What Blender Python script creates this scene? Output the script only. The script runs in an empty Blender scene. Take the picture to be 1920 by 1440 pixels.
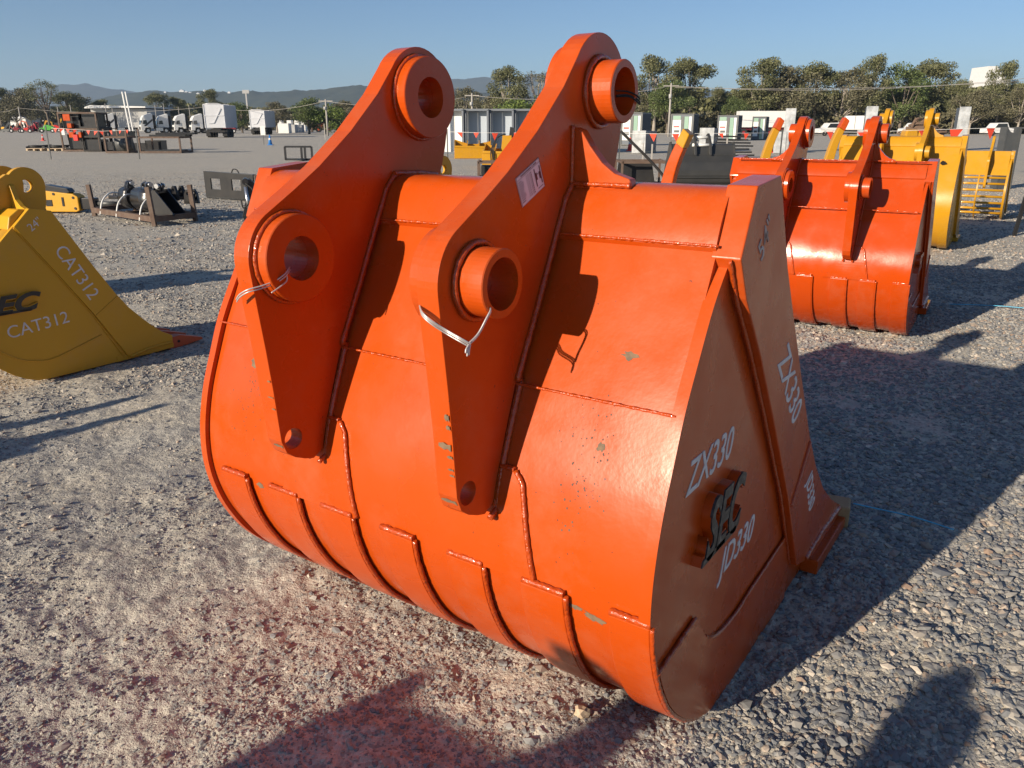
import bpy, bmesh, math, random
import numpy as np
from mathutils import Vector, Matrix
from mathutils.geometry import tessellate_polygon
rnd = random.Random(7)
nr = np.random.RandomState(11)
PI = math.pi
# ------------------------------------------------------------------ camera, light, exposure
SC = bpy.context.scene
F_PX, HOR, CH = 1475.0, 236.0, 1.4
PITCH = math.atan((720 - HOR) / F_PX)
cam = bpy.data.cameras.new('camera'); camo = bpy.data.objects.new('camera', cam)
SC.collection.objects.link(camo); SC.camera = camo
cam.sensor_fit = 'HORIZONTAL'; cam.sensor_width = 36; cam.lens = F_PX / 1920 * 36
cam.clip_start = 0.05; cam.clip_end = 30000
camo.location = (0, 0, CH); camo.rotation_euler = (PI / 2 - PITCH, 0, 0)
SUN_AZ, SUN_EL = math.radians(-132.3), math.radians(18.0)      # azimuth from +Y, positive to +X
SDIR = Vector((math.sin(SUN_AZ) * math.cos(SUN_EL), math.cos(SUN_AZ) * math.cos(SUN_EL), math.sin(SUN_EL)))
W = bpy.data.worlds.new('World'); SC.world = W; W.use_nodes = True
nt = W.node_tree; bg = nt.nodes['Background']
sky = nt.nodes.new('ShaderNodeTexSky'); sky.sky_type = 'NISHITA'; sky.sun_disc = False
sky.sun_elevation = SUN_EL; sky.sun_rotation = SUN_AZ
sky.air_density = 0.8; sky.dust_density = 0.25; sky.ozone_density = 4.0
nt.links.new(sky.outputs[0], bg.inputs[0]); bg.inputs[1].default_value = 0.076
sl = bpy.data.lights.new('sun', 'SUN'); sl.energy = 5.0; sl.angle = math.radians(0.5); sl.color = (1.0, 0.86, 0.68)
so = bpy.data.objects.new('sun', sl); SC.collection.objects.link(so)
so.rotation_euler = SDIR.to_track_quat('Z', 'Y').to_euler()
SC.view_settings.view_transform = 'Standard'; SC.view_settings.look = 'None'
SC.view_settings.exposure = 0.5; SC.view_settings.gamma = 1
# ------------------------------------------------------------------ pixel helpers (photo pixels 1920x1440)
_F = Vector((0, math.cos(PITCH), -math.sin(PITCH))); _U = Vector((0, math.sin(PITCH), math.cos(PITCH)))
def ray(px, py): return (_F * F_PX + Vector((1, 0, 0)) * (px - 960) + _U * (720 - py)).normalized()
def gp(px, py, z=0.0):
    r = ray(px, py); t = (z - CH) / r.z; return Vector((0, 0, CH)) + r * t
def atd(px, Y, z=0.0):
    return Vector(((px - 960) / F_PX * (Y * math.cos(PITCH) + (CH - z) * math.sin(PITCH)), Y, z))
def zat(py, Y): return CH + Y * math.tan(math.atan((720 - py) / F_PX) - PITCH)
def mpp(Y): return Y / F_PX
# ------------------------------------------------------------------ materials
def mat(name, col, rough=0.5, metal=0.0, col2=None, nscale=6.0, namt=0.5, bump=0.0, bscale=60.0, coat=0.0, spec=0.5, detail=4.0, thr=None, col3=None, s3=40.0, thr3=(0.68, 0.7), emis=None, alpha=None, trans=0.0):
    m = bpy.data.materials.new(name); m.use_nodes = True; t = m.node_tree; p = t.nodes['Principled BSDF']
    p.inputs['Base Color'].default_value = (*col, 1); p.inputs['Roughness'].default_value = rough
    p.inputs['Metallic'].default_value = metal; p.inputs['Coat Weight'].default_value = coat; p.inputs['Coat Roughness'].default_value = 0.08
    p.inputs['Specular IOR Level'].default_value = spec; p.inputs['Transmission Weight'].default_value = trans
    tc = t.nodes.new('ShaderNodeTexCoord'); src = None
    def noise(sc, det=4.0):
        n = t.nodes.new('ShaderNodeTexNoise'); n.inputs['Scale'].default_value = sc; n.inputs['Detail'].default_value = det
        t.links.new(tc.outputs['Object'], n.inputs['Vector']); return n
    def mixc(fac, a, b):
        x = t.nodes.new('ShaderNodeMix'); x.data_type = 'RGBA'; t.links.new(fac, x.inputs['Factor'])
        if a is None: x.inputs['A'].default_value = (*col, 1)
        else: t.links.new(a, x.inputs['A'])
        x.inputs['B'].default_value = (*b, 1); return x.outputs['Result']
    def ramp(o, a, b, m_=1.0):
        r = t.nodes.new('ShaderNodeMapRange'); r.inputs[1].default_value = a; r.inputs[2].default_value = b; r.inputs[4].default_value = m_
        t.links.new(o, r.inputs[0]); return r.outputs[0]
    if col2:
        n = noise(nscale, detail); lo, hi = thr or (0.35, 0.7)
        src = mixc(ramp(n.outputs['Fac'], lo, hi, namt), None, col2)
    if col3:
        n = noise(s3, 3); src = mixc(ramp(n.outputs['Fac'], *thr3), src, col3)
    if src is not None: t.links.new(src, p.inputs['Base Color'])
    if bump:
        n = noise(bscale, 3); b = t.nodes.new('ShaderNodeBump'); b.inputs['Strength'].default_value = bump; b.inputs['Distance'].default_value = 0.01
        t.links.new(n.outputs['Fac'], b.inputs['Height']); t.links.new(b.outputs[0], p.inputs['Normal'])
    return m
M = {}
def paint(name, col, dk, rough=0.25):
    m = mat(name, col, rough=rough, col2=dk, nscale=2.3, namt=0.35, bump=0.022, bscale=120, coat=0.12, spec=0.32, col3=tuple(c * 0.28 + 0.02 for c in col), s3=95, thr3=(0.735, 0.755))
    t = m.node_tree; p = t.nodes['Principled BSDF']; tc = t.nodes.new('ShaderNodeTexCoord')
    n = t.nodes.new('ShaderNodeTexNoise'); n.inputs['Scale'].default_value = 7; n.inputs['Detail'].default_value = 6
    r = t.nodes.new('ShaderNodeMapRange'); r.inputs[1].default_value = .3; r.inputs[2].default_value = .7
    r.inputs[3].default_value = rough - 0.05; r.inputs[4].default_value = rough + 0.13
    t.links.new(tc.outputs['Object'], n.inputs['Vector']); t.links.new(n.outputs['Fac'], r.inputs[0]); t.links.new(r.outputs[0], p.inputs['Roughness'])
    bn = p.inputs['Normal'].links[0].from_node; nb = t.nodes.new('ShaderNodeTexNoise'); nb.inputs['Scale'].default_value = 11; nb.inputs['Detail'].default_value = 3
    b2 = t.nodes.new('ShaderNodeBump'); b2.inputs['Strength'].default_value = .045; b2.inputs['Distance'].default_value = .02; t.links.new(tc.outputs['Object'], nb.inputs['Vector']); t.links.new(nb.outputs['Fac'], b2.inputs['Height']); t.links.new(b2.outputs[0], bn.inputs['Normal'])
    n2 = t.nodes.new('ShaderNodeTexNoise'); n2.inputs['Scale'].default_value = 4.5; n2.inputs['Detail'].default_value = 9; n2.inputs['Roughness'].default_value = .72
    r2 = t.nodes.new('ShaderNodeMapRange'); r2.inputs[1].default_value = .50; r2.inputs[2].default_value = .80; r2.inputs[4].default_value = .16
    mx = t.nodes.new('ShaderNodeMix'); mx.data_type = 'RGBA'; mx.inputs['B'].default_value = (.42, .30, .2, 1)
    src = p.inputs['Base Color'].links[0].from_socket; t.links.new(tc.outputs['Object'], n2.inputs['Vector']); t.links.new(n2.outputs['Fac'], r2.inputs[0]); t.links.new(r2.outputs[0], mx.inputs['Factor'])
    t.links.new(src, mx.inputs['A']); t.links.new(mx.outputs['Result'], p.inputs['Base Color'])
    return m
M['orange'] = paint('orange_paint', (0.50, 0.068, 0.005), (0.44, 0.056, 0.004))
M['orange2'] = paint('glossy_orange_paint', (0.47, 0.056, 0.004), (0.41, 0.046, 0.003), 0.16)
M['weld'] = mat('painted_weld', (0.45, 0.060, 0.005), 0.3, bump=0.5, bscale=110, coat=0.5)
M['ochre'] = paint('ochre_yellow_paint', (0.62, 0.325, 0.02), (0.55, 0.275, 0.017), 0.42)
M['yellow'] = paint('yellow_paint', (0.50, 0.25, 0.012), (0.43, 0.20, 0.010), 0.25)
M['black'] = mat('black_paint', (0.018, 0.018, 0.02), 0.3, col2=(0.04, 0.038, 0.036), nscale=5, bump=0.05, coat=0.2)
M['blackm'] = mat('dull_black_steel', (0.017, 0.017, 0.018), 0.55, col2=(0.04, 0.037, 0.034), nscale=4, bump=0.08, spec=0.35)
M['mudp'] = mat('worn_black_bucket_paint', (0.035, 0.036, 0.036), 0.38, col2=(0.06, 0.058, 0.054), nscale=4, bump=0.05)
M['dgrey'] = mat('dark_grey_steel', (0.075, 0.08, 0.082), 0.45, metal=0.2, col2=(0.12, 0.12, 0.115), nscale=5, bump=0.06)
M['rust'] = mat('rusty_steel', (0.10, 0.06, 0.042), 0.75, col2=(0.17, 0.13, 0.10), nscale=9, bump=0.3)
M['chip'] = mat('bare_scuffed_steel', (0.155, 0.115, 0.085), 0.85, col2=(0.26, 0.17, 0.10), nscale=60, namt=0.9, bump=0.3, spec=0.1)
M['steel'] = mat('bright_steel', (0.55, 0.55, 0.56), 0.25, metal=0.9, bump=0.05)
M['wire'] = mat('tie_wire_steel', (0.55, 0.53, 0.52), 0.4, metal=0.4)
M['stencil'] = mat('pale_stencil_paint', (0.72, 0.70, 0.70), 0.6, col2=(0.50, 0.40, 0.38), nscale=30, namt=0.5)
M['fadedstencil'] = mat('faded_stencil_paint', (0.52, 0.45, 0.43), 0.6, col2=(0.25, 0.12, 0.08), nscale=40, namt=0.8)
M['logo'] = mat('worn_black_logo_face', (0.025, 0.03, 0.032), 0.45, col2=(0.17, 0.17, 0.15), nscale=55, namt=0.8, bump=0.3, thr=(0.5, 0.72))
M['white'] = mat('white_paint', (0.72, 0.72, 0.70), 0.4, col2=(0.6, 0.6, 0.58), nscale=1.5)
M['alu'] = mat('ribbed_aluminium', (0.62, 0.63, 0.65), 0.4, metal=0.25, col2=(0.5, 0.51, 0.54), nscale=1.2, bump=0.05)
M['glass'] = mat('dark_glass', (0.02, 0.025, 0.03), 0.08, coat=0.5)
M['greenglass'] = mat('pale_green_glass', (0.28, 0.42, 0.33), 0.12)
M['rubber'] = mat('black_rubber', (0.02, 0.02, 0.02), 0.8)
M['grey'] = mat('slate_grey_panel', (0.085, 0.10, 0.125), 0.45, col2=(0.10, 0.12, 0.145), nscale=1.0)
M['panelblue'] = mat('pale_blue_grey_panel', (0.30, 0.35, 0.41), 0.5, col2=(0.36, 0.40, 0.45), nscale=.6)
M['lgrey'] = mat('concrete_grey', (0.42, 0.42, 0.41), 0.8, col2=(0.33, 0.33, 0.32), nscale=2)
M['wood'] = mat('timber', (0.40, 0.25, 0.12), 0.7, col2=(0.26, 0.15, 0.07), nscale=12, bump=0.2)
M['paleply'] = mat('pale_timber', (0.55, 0.43, 0.29), 0.75, col2=(0.4, 0.3, 0.2), nscale=7)
M['wrap'] = mat('silver_plastic_wrap', (0.62, 0.63, 0.63), 0.22, metal=0.35, col2=(0.32, 0.33, 0.33), nscale=3.5, bump=1.0, bscale=5, namt=0.9)
M['red'] = mat('red_plastic', (0.65, 0.03, 0.02), 0.4)
M['flag'] = mat('red_orange_flag', (0.75, 0.07, 0.03), 0.6)
M['conec'] = mat('cone_red', (0.75, 0.09, 0.07), 0.5)
M['blue'] = mat('blue_plastic', (0.03, 0.2, 0.55), 0.4)
M['green'] = mat('green_machine_paint', (0.10, 0.42, 0.06), 0.4)
M['maroon'] = mat('maroon_paint', (0.25, 0.02, 0.03), 0.4)
M['exc_or'] = mat('weathered_orange_machine_paint', (0.55, 0.10, 0.03), 0.5, col2=(0.35, 0.08, 0.03), nscale=2)
M['straps'] = mat('white_strap', (0.75, 0.75, 0.72), 0.6)
M['paper'] = mat('sticker_paper', (0.72, 0.66, 0.70), 0.45)
M['ink'] = mat('sticker_ink', (0.10, 0.02, 0.03), 0.6)
M['rope'] = mat('blue_rope', (0.10, 0.42, 0.62), 0.7)
M['bark'] = mat('tree_bark', (0.13, 0.105, 0.08), 0.9, col2=(0.26, 0.22, 0.18), nscale=1.2, bump=0.3)
M['palebark'] = mat('pale_gum_bark', (0.36, 0.32, 0.27), 0.85, col2=(0.16, 0.13, 0.1), nscale=1.0, bump=0.2)
M['roots'] = mat('dirt_and_roots', (0.12, 0.075, 0.05), 0.95, col2=(0.22, 0.15, 0.1), nscale=3, bump=0.5)
M['pole'] = mat('weathered_pole_timber', (0.36, 0.34, 0.31), 0.85)
def leafmat(name, a, b):
    m = bpy.data.materials.new(name); m.use_nodes = True; t = m.node_tree; p = t.nodes['Principled BSDF']
    at = t.nodes.new('ShaderNodeAttribute'); at.attribute_name = 'tone'
    x = t.nodes.new('ShaderNodeMix'); x.data_type = 'RGBA'; x.inputs['A'].default_value = (*a, 1); x.inputs['B'].default_value = (*b, 1)
    t.links.new(at.outputs['Fac'], x.inputs['Factor']); t.links.new(x.outputs['Result'], p.inputs['Base Color'])
    p.inputs['Roughness'].default_value = 0.55; p.inputs['Specular IOR Level'].default_value = 0.35
    return m
M['leaf'] = leafmat('olive_gum_foliage', (0.055, 0.065, 0.026), (0.20, 0.20, 0.095))
M['leafg'] = leafmat('green_foliage', (0.048, 0.074, 0.022), (0.155, 0.19, 0.065))
M['leafb'] = leafmat('brownish_foliage', (0.062, 0.060, 0.032), (0.20, 0.185, 0.11))
M['leafl'] = leafmat('bright_green_foliage', (0.06, 0.10, 0.02), (0.17, 0.22, 0.05))
# ------------------------------------------------------------------ mesh helpers
COL = SC.collection
def tag(o, label=None, cat=None, group=None, kind=None):
    for k, v in (('label', label), ('category', cat), ('group', group), ('kind', kind)):
        if v: o[k] = v
    return o
def thing(name, label, cat, loc=(0, 0, 0), rz=0.0, group=None, mw=None):
    o = bpy.data.objects.new(name, None); o.empty_display_size = 0.1; COL.objects.link(o)
    if mw is not None: o.matrix_world = mw
    else: o.location = loc; o.rotation_euler = (0, 0, rz)
    return tag(o, label, cat, group)
def orth(d):
    d = Vector(d).normalized(); a = Vector((0, 0, 1)) if abs(d.z) < 0.9 else Vector((1, 0, 0))
    u = d.cross(a).normalized(); return u, d.cross(u).normalized()
class MB:
    def __init__(s): s.v = []; s.f = []; s.mi = []; s.cur = 0; s.sm = []
    def add(s, vs, fs, smooth=False):
        b = len(s.v); s.v += [tuple(v) for v in vs]; s.f += [tuple(i + b for i in f) for f in fs]
        s.mi += [s.cur] * len(fs); s.sm += [smooth] * len(fs); return s
    def box(s, c, d, rz=0.0, rx=0.0, ry=0.0):
        R = Matrix.Rotation(rz, 3, 'Z') @ Matrix.Rotation(ry, 3, 'Y') @ Matrix.Rotation(rx, 3, 'X'); c = Vector(c)
        vs = [c + R @ Vector((sx * d[0] / 2, sy * d[1] / 2, sz * d[2] / 2)) for sx in (-1, 1) for sy in (-1, 1) for sz in (-1, 1)]
        return s.add(vs, [(0, 1, 3, 2), (4, 6, 7, 5), (0, 4, 5, 1), (2, 3, 7, 6), (0, 2, 6, 4), (1, 5, 7, 3)])
    def bar(s, a, b, w, h=None, up=(0, 0, 1)):
        a = Vector(a); b = Vector(b); h = h or w; d = (b - a).normalized(); u = d.cross(Vector(up))
        u = u.normalized() if u.length > 1e-4 else Vector((1, 0, 0)); v2 = u.cross(d).normalized()
        vs = [p + u * (sx * w / 2) + v2 * (sy * h / 2) for p in (a, b) for sx in (-1, 1) for sy in (-1, 1)]
        return s.add(vs, [(0, 1, 3, 2), (4, 6, 7, 5), (0, 4, 5, 1), (2, 3, 7, 6), (0, 2, 6, 4), (1, 5, 7, 3)])
    def tube(s, pts, r, n=8, cap=True, smooth=True):
        pts = [Vector(p) for p in pts]; rs = r if isinstance(r, (list, tuple)) else [r] * len(pts); vs = []; pu = None
        for i, p in enumerate(pts):
            d = pts[min(i + 1, len(pts) - 1)] - pts[max(i - 1, 0)]
            if d.length < 1e-9: d = Vector((0, 0, 1))
            d.normalize()
            if pu is None: u, w = orth(d)
            else:
                u = (pu - d * pu.dot(d)); u = u.normalized() if u.length > 1e-6 else orth(d)[0]; w = d.cross(u).normalized()
            pu = u
            vs += [p + (u * math.cos(2 * PI * k / n) + w * math.sin(2 * PI * k / n)) * rs[i] for k in range(n)]
        fs = [(i * n + k, i * n + (k + 1) % n, (i + 1) * n + (k + 1) % n, (i + 1) * n + k) for i in range(len(pts) - 1) for k in range(n)]
        s.add(vs, fs, smooth)
        if cap: b = len(s.v) - len(vs); s.add([], []); s.f += [tuple(b + k for k in range(n))[::-1], tuple(b + (len(pts) - 1) * n + k for k in range(n))]; s.mi += [s.cur] * 2; s.sm += [False] * 2
        return s
    def prism(s, poly, a, b, ax='x', holes=(), hn=36):
        """extrude a 2D polygon between a and b along an axis; ax x -> (t,y,z), y -> (x,t,z), z -> (x,y,t)"""
        fn = {'x': lambda t, p: (t, p[0], p[1]), 'y': lambda t, p: (p[0], t, p[1]), 'z': lambda t, p: (p[0], p[1], t)}[ax] if isinstance(ax, str) else ax
        loops = [list(poly)]
        for h in holes: loops.append([(h[0] + h[2] * math.cos(2 * PI * k / hn), h[1] + h[2] * math.sin(2 * PI * k / hn)) for k in range(hn)] if len(h) == 3 else list(h))
        flat = [p for l in loops for p in l]
        if holes or len(poly) > 4:
            tris = tessellate_polygon([[Vector((p[0], p[1], 0)) for p in l] for l in loops])
        else: tris = [tuple(range(len(poly)))]
        N = len(flat); vs = [fn(a, p) for p in flat] + [fn(b, p) for p in flat]
        fs = [tuple(t) for t in tris] + [tuple(i + N for i in t)[::-1] for t in tris]; s.add(vs, fs)
        base = len(s.v) - 2 * N; o = 0
        for l in loops:
            n = len(l); fs = [(base + o + k, base + o + (k + 1) % n, base + N + o + (k + 1) % n, base + N + o + k) for k in range(n)]
            s.f += fs; s.mi += [s.cur] * n; s.sm += [False] * n; o += n
        return s
    def ring(s, c, ax, ro, ri, a, b, n=48, bev=0.0):
        """hollow cylinder about axis ax through c, from a to b"""
        c = Vector(c); d = Vector(ax).normalized(); u, w = orth(d); prof = [(ri, a), (ro - bev, a), (ro, a + bev), (ro, b - bev), (ro - bev, b), (ri, b)] if bev else [(ri, a), (ro, a), (ro, b), (ri, b)]
        m = len(prof); vs = []
        for k in range(n):
            e = u * math.cos(2 * PI * k / n) + w * math.sin(2 * PI * k / n)
            vs += [c + e * r + d * t for r, t in prof]
        fs = [(k * m + j, k * m + (j + 1) % m, ((k + 1) % n) * m + (j + 1) % m, ((k + 1) % n) * m + j) for k in range(n) for j in range(m)]
        return s.add(vs, fs)
    def cyl(s, a, b, r, n=20, r2=None): return s.tube([a, b], [r, r if r2 is None else r2], n)
    def ball(s, c, r, n=8, sq=(1, 1, 1)):
        vs = []; fs = []
        for i in range(n + 1):
            for k in range(2 * n):
                th = PI * i / n; ph = PI * k / n
                vs.append((c[0] + r * sq[0] * math.sin(th) * math.cos(ph), c[1] + r * sq[1] * math.sin(th) * math.sin(ph), c[2] + r * sq[2] * math.cos(th)))
        for i in range(n):
            for k in range(2 * n): fs.append((i * 2 * n + k, i * 2 * n + (k + 1) % (2 * n), (i + 1) * 2 * n + (k + 1) % (2 * n), (i + 1) * 2 * n + k))
        return s.add(vs, fs, True)
    def build(s, name, m, parent=None, bevel=0.0, loc=None, rz=0.0, smooth=None):
        me = bpy.data.meshes.new(name); me.from_pydata(s.v, [], s.f)
        for mm in (m if isinstance(m, (list, tuple)) else [m]): me.materials.append(M[mm] if isinstance(mm, str) else mm)
        bm = bmesh.new(); bm.from_mesh(me); bmesh.ops.recalc_face_normals(bm, faces=bm.faces); bm.to_mesh(me); bm.free()
        me.polygons.foreach_set('material_index', s.mi); me.polygons.foreach_set('use_smooth', s.sm if smooth is None else [smooth] * len(s.f))
        o = bpy.data.objects.new(name, me); COL.objects.link(o)
        if parent: o.parent = parent
        if loc is not None: o.location = loc
        o.rotation_euler = (0, 0, rz)
        if bevel:
            b = o.modifiers.new('bevel', 'BEVEL'); b.width = bevel; b.segments = 2; b.limit_method = 'ANGLE'; b.angle_limit = math.radians(28); b.harden_normals = False
        return o
def npmesh(name, V, Fc, m, smooth=False, attr=None, parent=None):
    me = bpy.data.meshes.new(name); k = Fc.shape[1]
    me.vertices.add(len(V)); me.vertices.foreach_set('co', V.astype(np.float32).ravel())
    me.loops.add(Fc.size); me.loops.foreach_set('vertex_index', Fc.astype(np.int32).ravel())
    me.polygons.add(len(Fc)); me.polygons.foreach_set('loop_start', np.arange(0, Fc.size, k, dtype=np.int32))
    me.polygons.foreach_set('loop_total', np.full(len(Fc), k, dtype=np.int32))
    me.polygons.foreach_set('use_smooth', np.full(len(Fc), smooth))
    if attr is not None:
        a = me.attributes.new('tone', 'FLOAT', 'FACE'); a.data.foreach_set('value', attr.astype(np.float32))
    me.materials.append(m); me.update(calc_edges=True); me.validate()
    o = bpy.data.objects.new(name, me); COL.objects.link(o)
    if parent: o.parent = parent
    return o
def copy_tree(o, parent=None):
    c = o.copy(); COL.objects.link(c)
    if parent: c.parent = parent; c.matrix_parent_inverse = o.matrix_parent_inverse
    for ch in [x for x in o.children]: copy_tree(ch, c)
    return c
def text(name, s, size, mtx, parent, m, extrude=0.0008, shear=0.0, offset=0.0, sx=1.0, spacing=1.0, bevel=0.0):
    cu = bpy.data.curves.new(name, 'FONT'); cu.body = s; cu.size = size; cu.extrude = extrude; cu.shear = shear; cu.offset = offset; cu.space_character = spacing
    cu.resolution_u = 4; cu.bevel_depth = bevel
    t = bpy.data.objects.new(name, cu); COL.objects.link(t)
    bpy.context.view_layer.update(); dg = bpy.context.evaluated_depsgraph_get()
    me = bpy.data.meshes.new_from_object(t.evaluated_get(dg)); bpy.data.objects.remove(t); bpy.data.curves.remove(cu)
    me.materials.clear(); me.materials.append(M[m] if isinstance(m, str) else m)
    me.transform(Matrix.Diagonal((sx, 1, 1, 1))); me.transform(mtx)
    o = bpy.data.objects.new(name, me); COL.objects.link(o)
    if parent: o.parent = parent
    return o
def frame(o, ex, ey):
    ex = Vector(ex).normalized(); ey = Vector(ey).normalized(); ez = ex.cross(ey)
    return Matrix(((ex.x, ey.x, ez.x, o[0]), (ex.y, ey.y, ez.y, o[1]), (ex.z, ey.z, ez.z, o[2]), (0, 0, 0, 1)))
# value noise
_tab = nr.rand(256, 256)
def vn(x, y, s):
    x = np.asarray(x) * s + 1000.37; y = np.asarray(y) * s + 1000.11
    xi = np.floor(x).astype(int); yi = np.floor(y).astype(int); fx = x - xi; fy = y - yi
    fx = fx * fx * (3 - 2 * fx); fy = fy * fy * (3 - 2 * fy); xi &= 255; yi &= 255; x1 = (xi + 1) & 255; y1 = (yi + 1) & 255
    return (_tab[xi, yi] * (1 - fx) + _tab[x1, yi] * fx) * (1 - fy) + (_tab[xi, y1] * (1 - fx) + _tab[x1, y1] * fx) * fy - 0.5
# ------------------------------------------------------------------ ground
def gh(x, y):
    r = np.hypot(x, y); near = np.clip(1.25 - r / 14, 0, 1)
    return (0.020 * vn(x, y, 0.9) + 0.026 * vn(x + 9, y, 2.6) + 0.020 * vn(x, y + 5, 7)) * near + (0.010 * vn(x, y, 19) + 0.006 * vn(x + 3, y, 45) + 0.0035 * vn(x, y, 95)) * np.clip(1.2 - r / 9, 0, 1) - 0.012
def ground():
    th = np.concatenate([np.linspace(-180, -42, 36)[:-1], np.linspace(-42, 55, 500), np.linspace(55, 180, 32)[1:]])
    th = np.radians(th)
    r = [0.0, 0.5]
    while r[-1] < 9000: r.append(r[-1] * (1.0042 if r[-1] > 1.1 and r[-1] < 8 else (1.02 if r[-1] < 40 else 1.15)) + 0.001)
    r = np.array(r[1:]); R, T = np.meshgrid(r, th, indexing='ij'); X = R * np.sin(T); Y = R * np.cos(T); Z = gh(X, Y)
    V = np.stack([X, Y, Z], -1).reshape(-1, 3); n = len(th); i = np.arange(len(r) - 1)[:, None]; j = np.arange(n - 1)[None, :]
    a = i * n + j; Fq = np.stack([a, a + 1, a + n + 1, a + n], -1).reshape(-1, 4)
    V = np.concatenate([V, [[0, 0, -0.012]]]); c = len(V) - 1
    cap = np.array([[c, k + 1, k, k] for k in range(n - 1)])
    m = bpy.data.materials.new('compacted_gravel_yard'); m.use_nodes = True; t = m.node_tree; p = t.nodes['Principled BSDF']
    tc = t.nodes.new('ShaderNodeTexCoord'); L = t.links.new
    def noise(s, d=5, ro=0.6):
        x = t.nodes.new('ShaderNodeTexNoise'); x.inputs['Scale'].default_value = s; x.inputs['Detail'].default_value = d; x.inputs['Roughness'].default_value = ro
        L(tc.outputs['Object'], x.inputs['Vector']); return x.outputs['Fac']
    def mr(o, a, b, lo=0.0, hi=1.0):
        x = t.nodes.new('ShaderNodeMapRange'); x.inputs[1].default_value = a; x.inputs[2].default_value = b; x.inputs[3].default_value = lo; x.inputs[4].default_value = hi; L(o, x.inputs[0]); return x.outputs[0]
    def mix(f, A, B):
        x = t.nodes.new('ShaderNodeMix'); x.data_type = 'RGBA'; L(f, x.inputs['Factor'])
        for k, q in (('A', A), ('B', B)):
            if isinstance(q, tuple): x.inputs[k].default_value = (*q, 1)
            else: L(q, x.inputs[k])
        return x.outputs['Result']
    big = noise(0.35, 6); midn = noise(2.2, 6); sm = noise(28, 5, 0.7); ti = noise(140, 3, 0.7)
    vo = t.nodes.new('ShaderNodeTexVoronoi'); vo.inputs['Scale'].default_value = 75; L(tc.outputs['Object'], vo.inputs['Vector'])
    sep = t.nodes.new('ShaderNodeSeparateColor'); L(vo.outputs['Color'], sep.inputs[0])
    base = mix(mr(big, .35, .65), (0.60, 0.555, 0.46), (0.52, 0.50, 0.44))
    base = mix(mr(midn, .42, .66), base, (0.66, 0.59, 0.46))
    wv = t.nodes.new('ShaderNodeTexWave'); wv.inputs['Scale'].default_value = .16; wv.inputs['Distortion'].default_value = 5; wv.inputs['Detail'].default_value = 3; wv.inputs['Detail Scale'].default_value = .6; L(tc.outputs['Object'], wv.inputs['Vector'])
    base = mix(mr(wv.outputs['Fac'], .55, .95, 0, .45), base, (0.60, 0.56, 0.46))
    base = mix(mr(sm, .40, .60, 0, .45), base, (0.20, 0.19, 0.18))
    base = mix(mr(sep.outputs[0], .72, .9, 0, .5), base, (0.13, 0.135, 0.145))
    base = mix(mr(sep.outputs[1], .82, .95, 0, .6), base, (0.66, 0.61, 0.53))
    base = mix(mr(ti, .3, .7, 0, .35), base, (0.27, 0.25, 0.225))
    L(base, p.inputs['Base Color']); p.inputs['Roughness'].default_value = 0.92; p.inputs['Specular IOR Level'].default_value = 0.25
    b1 = t.nodes.new('ShaderNodeBump'); b1.inputs['Strength'].default_value = 0.8; b1.inputs['Distance'].default_value = 0.012; L(sm, b1.inputs['Height'])
    b2 = t.nodes.new('ShaderNodeBump'); b2.inputs['Strength'].default_value = 0.9; b2.inputs['Distance'].default_value = 0.005; L(ti, b2.inputs['Height']); L(b1.outputs[0], b2.inputs['Normal'])
    b3 = t.nodes.new('ShaderNodeBump'); b3.inputs['Strength'].default_value = 0.5; b3.inputs['Distance'].default_value = 0.06; L(noise(5, 6, .65), b3.inputs['Height']); L(b2.outputs[0], b3.inputs['Normal'])
    L(b3.outputs[0], p.inputs['Normal'])
    o = npmesh('ground', V, Fq, m, True); tag(o, kind='structure')
    me = bpy.data.meshes.new('cap'); return o
ground()
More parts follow.
